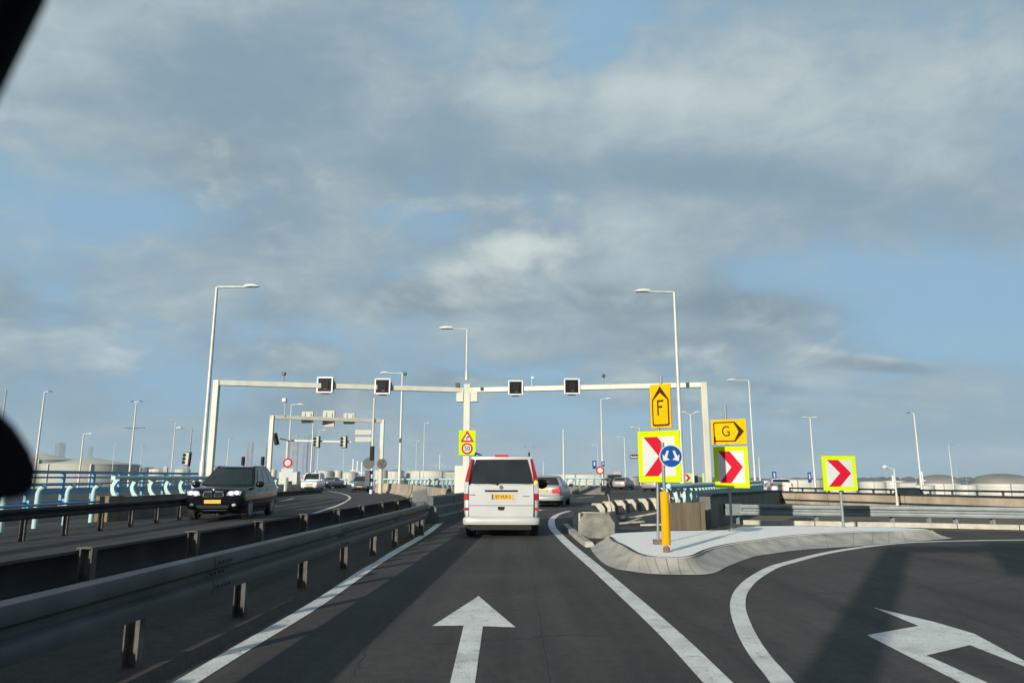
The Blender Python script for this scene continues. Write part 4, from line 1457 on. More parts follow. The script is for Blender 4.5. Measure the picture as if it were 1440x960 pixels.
# ------------------------------------------------------------------ far industry
def tank(cx, hw, pe, pa, D_, roof, body, name, label, cat='storage tank', band=None):
    """cx, half width and roof edge / apex rows in the photo, D_ metres away"""
    c = at(cx, 671, D_)
    r = hw * D_ / 1000
    ze, za = at(cx, pe, D_).z - LOW, at(cx, pa, D_).z - LOW
    t = thing(name, label, cat, (c.x, D_, LOW))
    MB().lathe([(r, -.05), (r, ze)], (0, 0, 0), 48).build('shell', body, t, smooth=30)
    if roof == 'cone':
        prof = [(r * 1.01, ze - .15), (r * 1.01, ze + .02), (r * .5, ze + (za - ze) * .42), (r * .03, za)]
    elif roof == 'dome':
        prof = [(r * 1.005, ze - .2)] + [(r * math.cos(a), ze + (za - ze) * math.sin(a)) for a in [R(90) * k / 8 for k in range(8)]] + [(r * .02, za)]
    else:
        prof = [(r * 1.01, ze - .25), (r * 1.01, ze), (r * .3, za), (r * .02, za)]
    MB().lathe(prof, (0, 0, .01), 48).build('roof', {'dome_grey': 'dome_grey'}.get(band, 'roof_pale' if band is None else band), t, smooth=40)
    b = MB()
    for k in range(1, 4):
        b.lathe([(r * 1.004, ze * k / 4), (r * 1.012, ze * k / 4 + .05), (r * 1.012, ze * k / 4 + .2), (r * 1.004, ze * k / 4 + .25)], (0, 0, 0), 48, caps=False)
    b.build('stiffener_ring', body, t)
    for a in (R(-110), R(-60)):
        MB().bar((r * 1.02 * math.cos(a), r * 1.02 * math.sin(a), 0), (r * 1.02 * math.cos(a), r * 1.02 * math.sin(a), ze), r * .03, r * .02).build('ladder', 'lamp_grey', t)
    return t


tank(126, 62, 653, 642.5, 260, 'cone', 'tank_grey', 'storage_tank', 'wide pale tank with a shallow cone roof left of the double-headed lamp')
tank(55, 50, 647, 637, 330, 'cone', 'tank_grey', 'storage_tank', 'pale cone-roofed tank half hidden by the wing mirror')
tank(196, 18, 657, 656, 360, 'flat', 'tank_grey', 'storage_tank', 'low grey tank right of the cone-roofed tank')
tank(222, 12, 659, 658, 300, 'flat', 'tank_white', 'storage_tank', 'small white tank left of the cream sided traffic light')
tank(256, 10, 660, 657, 290, 'cone', 'tank_white', 'storage_tank', 'small white tank right below the cream sided traffic light')
tank(300, 9, 656, 655, 300, 'flat', 'tank_white', 'storage_tank', 'white tank with red top structure behind the left gantry leg', band='tower_red')
tank(457.5, 10, 662, 660.5, 260, 'flat', 'tank_white', 'storage_tank', 'upright white tank between the white minivan and the blue car')
tank(475, 6.5, 663, 660.5, 262, 'dome', 'tank_white', 'storage_tank', 'small round topped white tank left of the blue oncoming car')
tank(492, 11, 664, 662, 280, 'flat', 'tank_white', 'storage_tank', 'low white tank directly above the blue oncoming car')
tank(384, 4.5, 663, 659, 230, 'dome', 'tank_white', 'storage_tank', 'small white round tank at the foot of the smaller gantry left leg')
tank(536, 9, 661, 660, 300, 'flat', 'tank_white', 'storage_tank', 'white tank behind the grey round sign back')
tank(556, 12, 662, 660, 320, 'flat', 'tank_white', 'storage_tank', 'white tank with a reddish rim behind the lamp by the second matrix sign', band='tower_red')
tank(606, 34, 662, 660, 330, 'flat', 'tank_white', 'storage_tank', 'broad white tank below the wind turbine')
tank(640, 14, 664, 663, 280, 'flat', 'tank_grey', 'storage_tank', 'grey tank left of the gantry centre post')
tank(822, 49, 667, 665.5, 240, 'flat', 'tank_white', 'storage_tank', 'broad white tank right of the silver saloon')
tank(884, 16, 672, 671, 300, 'flat', 'tank_grey', 'storage_tank', 'low grey tank left of the first chevron board')
tank(1120, 36, 674.5, 673.5, 300, 'flat', 'tank_white', 'storage_tank', 'long low white tank right of the G sign')
tank(1226, 17, 677, 676, 290, 'flat', 'tank_white', 'storage_tank', 'white tank just right of the lone chevron board')
tank(1256, 14, 676, 675, 320, 'flat', 'tank_white', 'storage_tank', 'white tank behind the short cream lamp')
tank(1320, 27, 679, 667, 300, 'dome', 'tank_white', 'storage_tank', 'grey domed white tank, the left and smaller dome', band='dome_grey')
tank(1408, 38, 679, 665.5, 280, 'dome', 'tank_white', 'storage_tank', 'large grey domed white tank at the right photo edge', band='dome_grey')
tank(1356, 14, 681.5, 681, 250, 'flat', 'tank_white', 'storage_tank', 'low white tank between the two domes')
tank(1290, 20, 682, 681, 240, 'flat', 'tank_white', 'storage_tank', 'low white tank at the foot of the tall dark-headed lamp')
tank(1180, 24, 676, 675, 330, 'flat', 'tank_white', 'storage_tank', 'white tank hidden behind the lone chevron board post')

# pipework, sheds and small gear between the tanks
rnd = random.Random(3)
for i, (x0, x1, py, Y, m, lab) in enumerate([(862, 874, 663, 238, 'tank_grey', 'small control cabin on the right end of the broad white tank'),
                                            (1040, 1080, 684, 200, 'tank_white', 'low white shed behind the turquoise railing at right'),
                                            (1262, 1284, 679, 220, 'tank_white', 'white cabin left of the tall dark-headed lamp'),
                                            (230, 236, 657, 280, 'tank_grey', 'dark hopper between the two small white tanks'),
                                            (395, 420, 664, 210, 'tank_white', 'white container stack behind the ruled plate'),
                                            (640, 652, 664, 200, 'off_white', 'pale cabin just left of the gantry centre post')]):
    a, b_ = at(x0, py, Y), at(x1, py, Y)
    a.z -= LOW
    t = thing('site_cabin', lab, 'cabin', ((a.x + b_.x) / 2, Y, LOW))
    w = b_.x - a.x
    MB().box((0, 0, a.z / 2), (w, w * .6, a.z)).build('wall', m, t)
    MB().box((0, 0, a.z + .12), (w * 1.04, w * .64, .2)).build('roof', 'lamp_grey', t)
    MB().box((w * .1, -w * .3 - .02, a.z * .6), (w * .3, .03, a.z * .3)).build('window', 'glass_dark', t)


def lattice(px, p0, p1, wpx, D_, mats, label):
    c = at(px, 671, D_)
    h, w = at(px, p0, D_).z - LOW, wpx * D_ / 1000
    t = thing('lattice_tower', label, 'tower', (c.x, D_, LOW))
    nb = max(6, int(h / w / 1.1))
    bs = [MB() for _ in mats]
    for k in range(nb):
        z0, z1 = h * k / nb, h * (k + 1) / nb
        b = bs[0] if len(mats) == 1 else MB()
        cs = [Vector((i * w / 2, j * w / 2, 0)) for i, j in ((-1, -1), (1, -1), (1, 1), (-1, 1))]
        for i in range(4):
            p, q = cs[i], cs[(i + 1) % 4]
            Z0, Z1 = Vector((0, 0, z0)), Vector((0, 0, z1))
            b.bar(p + Z0, p + Z1, w * .09, w * .09)
            b.bar(p + Z1, q + Z1, w * .07, w * .07)
            b.bar(p + Z0, q + Z1, w * .045, w * .045)
            b.bar(q + Z0, p + Z1, w * .045, w * .045)
        if len(mats) > 1:
            b.build('truss_section', mats[k % len(mats)], t)
    if len(mats) == 1:
        bs[0].build('truss', mats[0], t)


lattice(413, 612, 650, 6, 700, ['tower_red', 'tower_pale'], 'red and white lattice leg of a rig behind the red ringed disc')
lattice(428, 613, 660, 6, 720, ['tower_hazy'], 'blue grey lattice leg, left one of the close pair')
lattice(437, 612, 660, 5.5, 740, ['tower_hazy'], 'blue grey lattice leg, right one of the close pair')
lattice(349, 622, 655, 6, 800, ['tower_hazy', 'tower_red'], 'red tipped lattice leg behind the left dark traffic light')
lattice(375, 623, 655, 4.5, 820, ['tower_hazy', 'tower_red'], 'slim lattice leg behind the green traffic light')
lattice(77, 622, 650, 5.5, 850, ['tower_hazy'], 'faint lattice leg above the left cone-roofed tank, left one')
lattice(84, 623, 650, 4, 860, ['tower_hazy'], 'faint lattice leg above the left cone-roofed tank, right one')
lattice(123, 628, 645, 3.5, 800, ['tower_hazy'], 'short dark lattice behind the apex of the cone roof')

t = thing('wind_turbine', 'white three-bladed wind turbine on the horizon left of the van', 'wind turbine', (at(618, 671, 1200).x, 1200, LOW))
hz_ = at(618, 650.7, 1200).z - LOW
MB().tube([(0, 0, 0), (0, 0, hz_)], [.9, .55], 10).build('tower', 'white', t)
MB().box((0, 1, hz_), (1.2, 4, 1.2)).build('nacelle', 'white', t)
for k in range(3):
    a = R(90 + 120 * k)
    dv = Vector((math.cos(a), 0, math.sin(a)))
    MB().bar(Vector((0, -1.4, hz_)), Vector((0, -1.4, hz_)) + dv * 13, .9, .3).build('blade', 'white', t)

for px, p0, D_, lab in ((497, 645, 300, 'slim white mast, left one above the blue oncoming car'), (503, 648, 310, 'slim white mast, middle one above the blue oncoming car'), (509, 650, 320, 'slim white mast, right one above the blue oncoming car'),
                        (1296, 663, 260, 'white vent mast beside the tall dark-headed lamp'), (1255, 668, 240, 'white vent mast behind the short cream lamp')):
    c = at(px, p0, D_)
    c.z -= LOW
    t = thing('mast', lab, 'mast', (c.x, D_, LOW))
    MB().tube([(0, 0, 0), (0, 0, c.z)], .3, 8).build('pole', 'white', t)
    MB().box((0, 0, c.z * .7), (2.2, .3, .3)).build('crossbar', 'white', t)

# distant tree line: one ragged mass on the horizon
b = MB()
rnd = random.Random(11)
for i in range(420):
    x = -1900 + 3800 * i / 420 + rnd.uniform(-5, 5)
    y = 1500 + rnd.uniform(-60, 60)
    h = rnd.uniform(6, 9.5) + 1.2 * math.sin(i * .11)
    b.ell((x, y, LOW + h * .45), (rnd.uniform(8, 16), 6, h * .6), 7, 5)
tag(b.build('treeline', 'foliage'), 'dark distant tree line along the horizon', kind='stuff')
# scrub at the foot of the prohibition sign, left of the white minivan
p = at(408, 683, 78)
b = MB()
for i in range(700):
    c = Vector((p.x + rnd.gauss(0, 1.5), 78 + rnd.gauss(0, .8), abs(rnd.gauss(.3, .25))))
    a = rnd.uniform(0, 6.28)
    u = Vector((math.cos(a), math.sin(a), rnd.uniform(-.3, .8))) * rnd.uniform(.05, .14)
    v = Vector((-math.sin(a), math.cos(a), rnd.uniform(-.3, .6))) * .05
    b.add([c - v, c + u, c + v], [(0, 1, 2)])
tag(b.build('shrub', 'shrub', recalc=False), 'low brown scrub at the foot of the ruled plate left of the white minivan', 'shrub')

# pipe racks and low sheds that fill the skyline between the tanks
for i, (x0, x1, py, Y, lab) in enumerate([(520, 560, 664, 380, 'long pale pipe rack behind the lamp by the second matrix sign'), (572, 640, 665.5, 360, 'long pipe rack under the wind turbine'),
                                          (1046, 1160, 676, 350, 'long pipe rack among the white tanks right of the G sign'), (1205, 1300, 678.5, 340, 'pipe rack between the lone chevron and the left dome'),
                                          (770, 800, 668, 330, 'short pipe rack behind the silver saloon'), (425, 500, 668.5, 340, 'pipe rack behind the tanks above the oncoming cars'), (905, 960, 674, 330, 'pipe rack behind the first chevron board')]):
    a, b_ = at(x0, py, Y), at(x1, py, Y)
    hgt = a.z - LOW
    w = b_.x - a.x
    t = thing('pipe_rack', lab, 'pipe rack', ((a.x + b_.x) / 2, Y, LOW))
    for j, (zz_, m) in enumerate(((hgt * .97, 'tank_white'), (hgt * .86, 'tank_grey'), (hgt * .72, 'tank_white'))):
        MB().tube([(-w / 2, j * 1.2, zz_), (w / 2, j * 1.2, zz_)], .45, 8).build('pipe', m, t)
    n_ = max(3, int(w / 9))
    for k_ in range(n_ + 1):
        x = -w / 2 + w * k_ / n_
        MB().bar((x, 0, 0), (x, 0, hgt * .9), .5, .5).bar((x, 3, 0), (x, 3, hgt * .9), .5, .5).bar((x, -.5, hgt * .8), (x, 3.5, hgt * .8), .4, .4).build('trestle', 'lamp_grey', t)
    MB().box((w * .2, 4, hgt * .35), (w * .3, 5, hgt * .7)).build('shed', 'off_white', t)

# ------------------------------------------------------------------ vehicles
def lerp(a, b, t):
    return a + (b - a) * t


class Cab:
    def __init__(s, f0, f1, r0, r1, w0, w1, z0, z1, bf=.16, br=.10):
        s.__dict__.update(f0=f0, f1=f1, r0=r0, r1=r1, w0=w0, w1=w1, z0=z0, z1=z1, bf=bf, br=br)

    def w(s, v):
        return lerp(s.w0, s.w1, v ** 1.25)

    def p(s, side, u, v):
        """side front/rear: u -1..1 across; left/right: u 0 front .. 1 rear"""
        w, z = s.w(v), lerp(s.z0, s.z1, v)
        yf, yr = lerp(s.f0, s.f1, v), lerp(s.r0, s.r1, v)
        if side == 'front':
            return Vector((w * u, yf - s.bf * abs(u) ** 2.6, z))
        if side == 'rear':
            return Vector((w * u, yr + s.br * abs(u) ** 2.6, z))
        x = w if side == 'right' else -w
        return Vector((x, lerp(yf - s.bf, yr + s.br, u), z))

    def shell(s):
        ring = []
        rings = []
        for v in (-.12, 0, .2, .4, .6, .8, .93, 1.0):
            ring = [s.p('front', u / 5, v if v > 0 else 0) for u in range(-5, 6)]
            ring += [s.p('right', u / 6, v if v > 0 else 0) for u in range(1, 6)]
            ring += [s.p('rear', u / 5, v if v > 0 else 0) for u in range(5, -6, -1)]
            ring += [s.p('left', u / 6, v if v > 0 else 0) for u in range(5, 0, -1)]
            if v < 0:
                ring = [p + Vector((0, 0, v * 1.0)) for p in ring]
            rings.append(ring)
        top = rings[-1]
        c = sum(top, Vector()) / len(top)
        for k, dz in ((.94, .022), (.78, .038), (.4, .05), (.05, .055)):
            rings.append([Vector((c.x + (p.x - c.x) * k, c.y + (p.y - c.y) * k, p.z + dz)) for p in top])
        return MB().loft(rings)

    def patch(s, side, quad, off=.008, n=6, m=5, round_=.0):
        """window: quad = (u0, u1, v0, v1) or four corner (u, v)"""
        if len(quad) == 4 and not isinstance(quad[0], tuple):
            u0, u1, v0, v1 = quad
            quad = ((u0, v0), (u1, v0), (u1, v1), (u0, v1))
        vs = []
        for j in range(m + 1):
            for i in range(n + 1):
                a, b = i / n, j / m
                u = lerp(lerp(quad[0][0], quad[1][0], a), lerp(quad[3][0], quad[2][0], a), b)
                v = lerp(lerp(quad[0][1], quad[3][1], b), lerp(quad[1][1], quad[2][1], b), a)
                p = s.p(side, u, v)
                du = s.p(side, u + .01, v) - p
                dv = s.p(side, u, v + .01) - p
                nn = du.cross(dv).normalized()
                out_d = {'front': Vector((0, 1, 0)), 'rear': Vector((0, -1, 0)), 'right': Vector((1, 0, 0)), 'left': Vector((-1, 0, 0))}[side]
                if nn.dot(out_d) < 0:
                    nn = -nn
                vs.append(p + nn * off)
        return MB().add(vs, [(j * (n + 1) + i, j * (n + 1) + i + 1, (j + 1) * (n + 1) + i + 1, (j + 1) * (n + 1) + i) for j in range(m) for i in range(n)])


def body_shell(st):
    rings = []
    for y, w, zb, zt in st:
        h = zt - zb
        half = [(.70 * w, zb), (.93 * w, zb + .07 * h), (.99 * w, zb + .26 * h), (w, zb + .5 * h), (.99 * w, zb + .72 * h), (.965 * w, zb + .88 * h), (.90 * w, zt - .012), (.55 * w, zt + .012)]
        ring = [Vector((0, y, zb))] + [Vector((x, y, z)) for x, z in half] + [Vector((0, y, zt + .02))] + [Vector((-x, y, z)) for x, z in half[::-1]]
        rings.append(ring)
    return MB().loft(rings)


def cut(o, cutters):
    """wheel arches cut out of the body"""
    ts = []
    for c in cutters:
        t = c.build('cutter', 'under')
        ts.append(t)
        md = o.modifiers.new('arch', 'BOOLEAN')
        md.operation = 'DIFFERENCE'
        md.object = t
        md.solver = 'EXACT'
    bpy.context.view_layer.update()
    me = bpy.data.meshes.new_from_object(o.evaluated_get(bpy.context.evaluated_depsgraph_get()))
    o.modifiers.clear()
    o.data = me
    for t in ts:
        bpy.data.objects.remove(t)
    me.shade_smooth()
    me.set_sharp_from_angle(angle=R(38))


def wheel_set(t, ax, r, hw, tw=.22, dark_rim=False):
    first = None
    for y in ax:
        for s in (-1, 1):
            lc = (s * (hw - tw / 2), y, r)
            if first is None:
                b = MB().lathe([(r * .60, -tw / 2), (r * .93, -tw / 2), (r, -tw * .36), (r, tw * .36), (r * .93, tw / 2), (r * .60, tw / 2)], (0, 0, 0), 28, 'x')
                first = b.build('wheel', 'tyre', t, smooth=35)
                b = MB().lathe([(r * .66, -tw * .505), (r * .66, tw * .505)], (0, 0, 0), 24, 'x')
                for sx in (-1, 1):
                    for k in range(5):
                        a = 2 * math.pi * k / 5
                        b.bar((sx * tw * .52, 0, 0), (sx * tw * .52, math.cos(a) * r * .6, math.sin(a) * r * .6), .07 * r * 3, .02, up=(1, 0, 0))
                b.build('rim', 'under' if dark_rim else 'rim', first)
                first.location = lc
            else:
                like(first, lc)


def ell_part(name, m, t, c, r, n=14):
    return MB().ell(c, r, n, 8).build(name, m, t, smooth=70)


def vehicle(name, label, cat, loc, rz, st, cab, paint, ax, r, hw, glass='glass_dark', subs=2):
    t = thing(name, label, cat, loc, rz)
    bd = body_shell(st).build('body', paint, t)
    sb = bd.modifiers.new('sub', 'SUBSURF')
    sb.levels = sb.render_levels = subs
    cut(bd, [MB().lathe([(r + .06, -.32), (r + .06, .32)], (s * hw, y, r + .01), 28, 'x') for y in ax for s in (-1, 1)])
    cab.shell().build('cabin', paint, t, smooth=50)
    wheel_set(t, ax, r, hw - .02)
    MB().box((0, 0, r * .95), (hw * 1.7, (ax[0] - ax[-1]) * 1.15, r * .9)).build('underbody', 'under', t)
    return t


def mirrors(t, x, y, z, paint, s_=1):
    for s in (-1, 1):
        o = ell_part('wing_mirror', paint, t, (s * (x + .11), y, z), (.12 * s_, .07 * s_, .09 * s_))
        MB().bar((s * (x - .04), y - .03, z - .06), (s * (x + .08), y, z - .03), .06, .04).build('stalk', 'black', o)


# --- the silver van ahead
vp = gp(706, 752.5)
VL = 4.75
st = [(2.375, .72, .45, .78), (2.33, .84, .34, .92), (2.15, .92, .27, 1.02), (1.4, .95, .26, 1.16), (0, .955, .26, 1.22), (-1.8, .955, .27, 1.22), (-2.2, .95, .28, 1.22), (-2.33, .93, .30, 1.21), (-2.375, .86, .34, 1.18)]
cab = Cab(1.55, .62, -2.335, -2.18, .925, .765, 1.17, 1.84, .25, .07)
van = vehicle('van', 'silver passenger van seen from behind in the lane ahead, dark rear window', 'van', (vp.x + .05, vp.y + VL / 2 - .75, 0), R(-1.5), st, cab, 'car_silver', (1.55, -1.65), .33, .94)
cab.patch('rear', ((-.885, .06), (.885, .06), (.835, .90), (-.835, .90)), .012).build('rear_window', 'glass_dark', van, smooth=60)
cab.patch('front', (-.9, .9, .1, .92), .012).build('windscreen', 'glass_dark', van, smooth=60)
for s in ('left', 'right'):
    for u0, u1 in ((.16, .40), (.43, .68), (.71, .95)):
        cab.patch(s, (u0, u1, .12, .84), .010).build('side_window', 'glass_dark', van, smooth=60)
RY = -2.375
# tailgate: raised panel, seams, handle recess
MB().prism([(-.80, .47), (.80, .47), (.815, .80), (.83, 1.19), (-.83, 1.19), (-.815, .80)], (0, RY + .045, 0), (1, 0, 0), (0, 0, 1), .055).build('tailgate', 'car_silver', van, bevel=.012)
tg = RY - .012
MB().box((0, tg, .725), (1.60, .006, .010)).box((-.812, tg + .02, .83), (.010, .05, .72)).box((.812, tg + .02, .83), (.010, .05, .72)).build('tailgate_seam', 'under', van)
MB().prism([(-.42, 1.075), (.42, 1.075), (.40, 1.035), (-.40, 1.035)], (0, tg, 0), (1, 0, 0), (0, 0, 1), .010).build('handle_recess', 'black', van)
MB().prism([(-.41, 1.03), (.41, 1.03), (.33, .80), (-.33, .80)], (0, tg + .004, 0), (1, 0, 0), (0, 0, 1), .008).build('plate_recess', 'car_silver', van, bevel=.003)
pl = MB().box((.03, tg - .012, .925), (.54, .012, .125)).build('number_plate', 'plate_yellow', van, bevel=.004)
MB().box((-.215, tg - .0195, .925), (.045, .003, .115)).build('plate_strip', 'plate_blue', pl)
letters('87-VLR-5', .105, 'black', pl, (.05, tg - .021, .922), (R(90), 0, 0), 'lettering', .98)
MB().prism([(-.09, .70), (.09, .70), (.075, .635), (.05, .62), (-.05, .62), (-.075, .635)], (0, tg, 0), (1, 0, 0), (0, 0, 1), .012).build('tailgate_handle', 'under', van, bevel=.003)
MB().box((-.72, tg - .002, .965), (.15, .005, .022)).build('badge', 'chrome', van)
MB().box((.62, tg - .002, .935), (.17, .005, .020)).build('badge', 'chrome', van)
em = MB().lathe([(.050, 0), (.050, .008), (.040, .008), (.040, 0)], (0, tg - .012, 1.135), 24, 'y').build('emblem', 'chrome', van)
b = MB()
for k in range(3):
    a = R(90 + 120 * k)
    b.bar((0, tg - .010, 1.135), (math.cos(a) * .044, tg - .010, 1.135 + math.sin(a) * .044), .009, .008, up=(0, 1, 0))
b.build('emblem_star', 'chrome', em)
wp_ = MB().box((-.10, RY + .0, 1.205), (.05, .06, .05), Matrix.Rotation(R(-30), 3, 'Y')).build('rear_wiper', 'black', van, bevel=.01)
MB().bar((-.10, RY + .005, 1.21), (-.52, RY + .03, 1.245), .02, .018).build('wiper_blade', 'black', wp_)
# bumper
bp_ = smooth_path([Vector((-.915, -1.95, 0)), Vector((-.91, -2.22, 0)), Vector((-.82, -2.365, 0)), Vector((0, -2.39, 0)), Vector((.82, -2.365, 0)), Vector((.91, -2.22, 0)), Vector((.915, -1.95, 0))], 4)
MB().sweep(bp_, [(-.02, .29), (.03, .30), (.045, .36), (.045, .42), (.02, .45), (-.08, .455), (-.08, .29)]).build('rear_bumper', 'car_silver', van, smooth=40)
MB().box((0, -2.33, .235), (1.5, .12, .10)).build('bumper_valance', 'under', van)
for s in (-1, 1):
    # tall lamp cluster on the corner: red top, clear middle, red foot
    def seg(z0, z1, x0a, x1a, x0b, x1b, name, m, parent=van):
        ya, yb = lerp(RY + .0, -2.20, max(0, (z0 - 1.15) / .69)), lerp(RY + .0, -2.20, max(0, (z1 - 1.15) / .69))
        ya, yb = ya - .020, yb - .020
        v = []
        for z, y, x0, x1 in ((z0, ya, x0a, x1a), (z1, yb, x0b, x1b)):
            v += [(s * x0, y - .006, z), (s * x1, y + .030, z), (s * (x1 + .016), y + .14, z), (s * x0, y + .1, z)]
        return MB().loft([[Vector(p) for p in v[:4]], [Vector(p) for p in v[4:]]]).build(name, m, parent, bevel=.006)
    cl = seg(.855, .985, .825, .935, .822, .930, 'tail_lamp', 'tail_red')
    seg(.99, 1.26, .822, .930, .818, .915, 'clear_section', 'lamp_clear', cl)
    seg(1.265, 1.38, .812, .913, .796, .893, 'amber_section' if s > 0 else 'red_section', 'tail_red', cl)
    seg(1.385, 1.79, .796, .890, .728, .780, 'red_section', 'tail_red', cl)
    if s > 0:
        ell_part('lit_indicator', 'tail_amber', cl, (.868, -2.372, 1.245), (.045, .03, .05))
    MB().box((s * .885, -2.395, .655), (.12, .04, .045)).build('reflector', 'tail_red', van, bevel=.005)
    MB().tube([(s * .70, -1.95, 1.86), (s * .70, -1.75, 1.94), (s * .70, .3, 1.945), (s * .70, .5, 1.87)], .022, 8).build('roof_rail', 'black', van, smooth=50)
MB().box((0, -2.18, 1.865), (.34, .06, .045)).build('high_brake_lamp', 'tail_on', van, bevel=.008)
MB().tube([(-.1, -2.2, .22), (.5, -2.2, .20), (.62, -2.28, .19)], .045, 8).build('exhaust', 'rail_dark', van)
MB().box((-.35, -2.1, .22), (.5, .15, .07)).build('tow_frame', 'rail_dark', van)
mirrors(van, .96, 1.15, 1.18, 'black', 1.5)
van.scale = (.925, 1, 1)


def plate(t, y, z, w=.52, h=.11, front=True, dark=None):
    o = MB().box((0, y, z), (w, .015, h)).build('number_plate', 'plate_yellow', t, bevel=.003)
    return o


# --- the silver saloon beyond it
q = gp(762, 714)
st = [(2.5, .70, .42, .62), (2.42, .84, .28, .72), (2.1, .91, .22, .86), (1.2, .935, .20, .95), (0, .935, .20, .97), (-1.3, .935, .21, 1.00), (-2.1, .915, .24, 1.02), (-2.42, .87, .28, 1.00), (-2.52, .76, .36, .92)]
cab = Cab(1.15, .25, -1.85, -1.10, .86, .60, .95, 1.41, .16, .12)
rzz = R(-10)
sal = vehicle('saloon_car', 'silver saloon car just right of the van, brake lamp lit, turning right', 'car', (q.x + .45, q.y + 2.9, 0), rzz, st, cab, 'car_saloon', (1.55, -1.5), .33, .93)
cab.patch('rear', ((-.86, .12), (.86, .12), (.84, .90), (-.84, .90)), .010).build('rear_window', 'glass_dark', sal, smooth=60)
cab.patch('front', (-.9, .9, .1, .92), .010).build('windscreen', 'glass_dark', sal, smooth=60)
for s in ('left', 'right'):
    for u0, u1, ua, ub in ((.12, .46, .2, .47), (.49, .86, .49, .82)):
        cab.patch(s, ((u0, .15), (u1, .15), (ub, .86), (ua, .86)), .010).build('side_window', 'glass_dark', sal, smooth=60)
for s in (-1, 1):
    o = MB().prism([(s * .46, .80), (s * .84, .90), (s * .86, .70), (s * .50, .66)][::s], (0, -2.40, 0), (1, 0, 0), (0, 0, 1), .16).build('tail_lamp', 'tail_on' if s > 0 else 'tail_red', sal, bevel=.012)
plate(sal, -2.545, .78)
MB().box((0, -2.535, .90), (.6, .02, .025)).build('boot_trim', 'chrome', sal)
MB().box((.1, -1.55, 1.16), (.22, .05, .03)).build('high_brake_lamp', 'tail_on', sal)
bp_ = smooth_path([Vector((-.93, -2.0, 0)), Vector((-.90, -2.38, 0)), Vector((-.7, -2.56, 0)), Vector((0, -2.62, 0)), Vector((.7, -2.56, 0)), Vector((.90, -2.38, 0)), Vector((.93, -2.0, 0))], 3)
MB().sweep(bp_, [(-.05, .30), (.0, .33), (.012, .42), (.005, .50), (-.05, .56), (-.12, .56), (-.12, .30)]).build('rear_bumper', 'car_saloon', sal, smooth=40)
for s in (-1, 1):
    for y in (.55, -.55):
        MB().box((s * .935, y, .80), (.02, .17, .025)).build('door_handle', 'chrome', sal)
mirrors(sal, .93, .95, .98, 'car_saloon')

# --- the black off-road car coming towards us on the left
q = gp(326, 731)
st = [(2.42, .70, .50, .84), (2.36, .86, .36, .96), (2.15, .94, .27, 1.03), (1.2, .965, .25, 1.11), (0, .97, .25, 1.14), (-1.4, .97, .26, 1.16), (-2.1, .955, .30, 1.18), (-2.35, .91, .36, 1.14), (-2.42, .78, .45, 1.0)]
cab = Cab(1.18, .38, -2.20, -1.75, .885, .66, 1.08, 1.70, .20, .12)
suv = vehicle('suv', 'glossy black off-road car coming towards the camera, headlamps on', 'car', (q.x - .70, q.y + 2.0, 0), R(180 + 5), st, cab, 'car_black', (1.50, -1.45), .38, .96)
cab.patch('front', ((-.90, .06), (.90, .06), (.88, .90), (-.88, .90)), .010).build('windscreen', 'glass_green', suv, smooth=60)
cab.patch('rear', (-.85, .85, .15, .88), .010).build('rear_window', 'glass_dark', suv, smooth=60)
for s in ('left', 'right'):
    for u0, u1, ua, ub in ((.10, .38, .16, .38), (.41, .68, .41, .67), (.71, .93, .70, .88)):
        cab.patch(s, ((u0, .12), (u1, .12), (ub, .86), (ua, .86)), .010).build('side_window', 'glass_dark', suv, smooth=60)
for s in (-1, 1):
    hl = MB().prism([(.40, .80), (.46, .92), (.74, .95), (.83, .91), (.79, .80), (.56, .775)] if s > 0 else [(-.40, .80), (-.56, .775), (-.79, .80), (-.83, .91), (-.74, .95), (-.46, .92)], (0, 2.385, 0), (1, 0, 0), (0, 0, 1), -.0).add([], []) if False else MB()
    pts = [(.40, .80), (.46, .92), (.72, .95), (.86, .92), (.82, .80), (.56, .775)]
    fr = [Vector((s * x, 2.425 - .35 * max(0, x - .5) ** 1.6, z)) for x, z in pts]
    bk = [Vector((s * x, 2.10, z)) for x, z in pts]
    h_ = MB().loft([bk, fr]).build('headlamp', 'lamp_clear', suv, bevel=.012)
    for k, x in enumerate((.54, .71)):
        ell_part('lit_bulb', 'lamp_on', h_, (s * x, 2.415 - .35 * max(0, x - .5) ** 1.6, .865), (.072, .03, .06))
    g_ = MB().prism([(.025, .74), (.05, .93), (.30, .92), (.335, .78), (.30, .735)] if s > 0 else [(-.025, .74), (-.30, .735), (-.335, .78), (-.30, .92), (-.05, .93)], (0, 2.46, 0), (1, 0, 0), (0, 0, 1), .08).build('grille_frame', 'chrome', suv, bevel=.012)
    b = MB()
    for k in range(9):
        b.box((s * (.06 + .028 * k), 2.468, .83), (.013, .02, .15))
    b.build('grille_bars', 'black', g_)
    ell_part('fog_lamp', 'lamp_clear', suv, (s * .66, 2.42, .49), (.075, .05, .05))
    MB().tube([(s * .60, .2, 1.715), (s * .61, .1, 1.745), (s * .61, -1.5, 1.75), (s * .60, -1.65, 1.715)], .018, 8).build('roof_rail', 'black', suv)
    for y in (.45, -.6):
        MB().box((s * .975, y, .93), (.02, .18, .03)).build('door_handle', 'car_black', suv)
plate(suv, 2.47, .60, .52, .115)
MB().box((0, 2.435, .44), (1.0, .05, .10)).build('lower_intake', 'under', suv, bevel=.01)
MB().box((0, 2.43, .33), (.9, .06, .03)).build('skid_trim', 'rail_dark', suv)
ell_part('bonnet_emblem', 'chrome', suv, (0, 2.415, .965), (.045, .02, .035))
mirrors(suv, .95, .95, 1.13, 'car_black', 1.2)

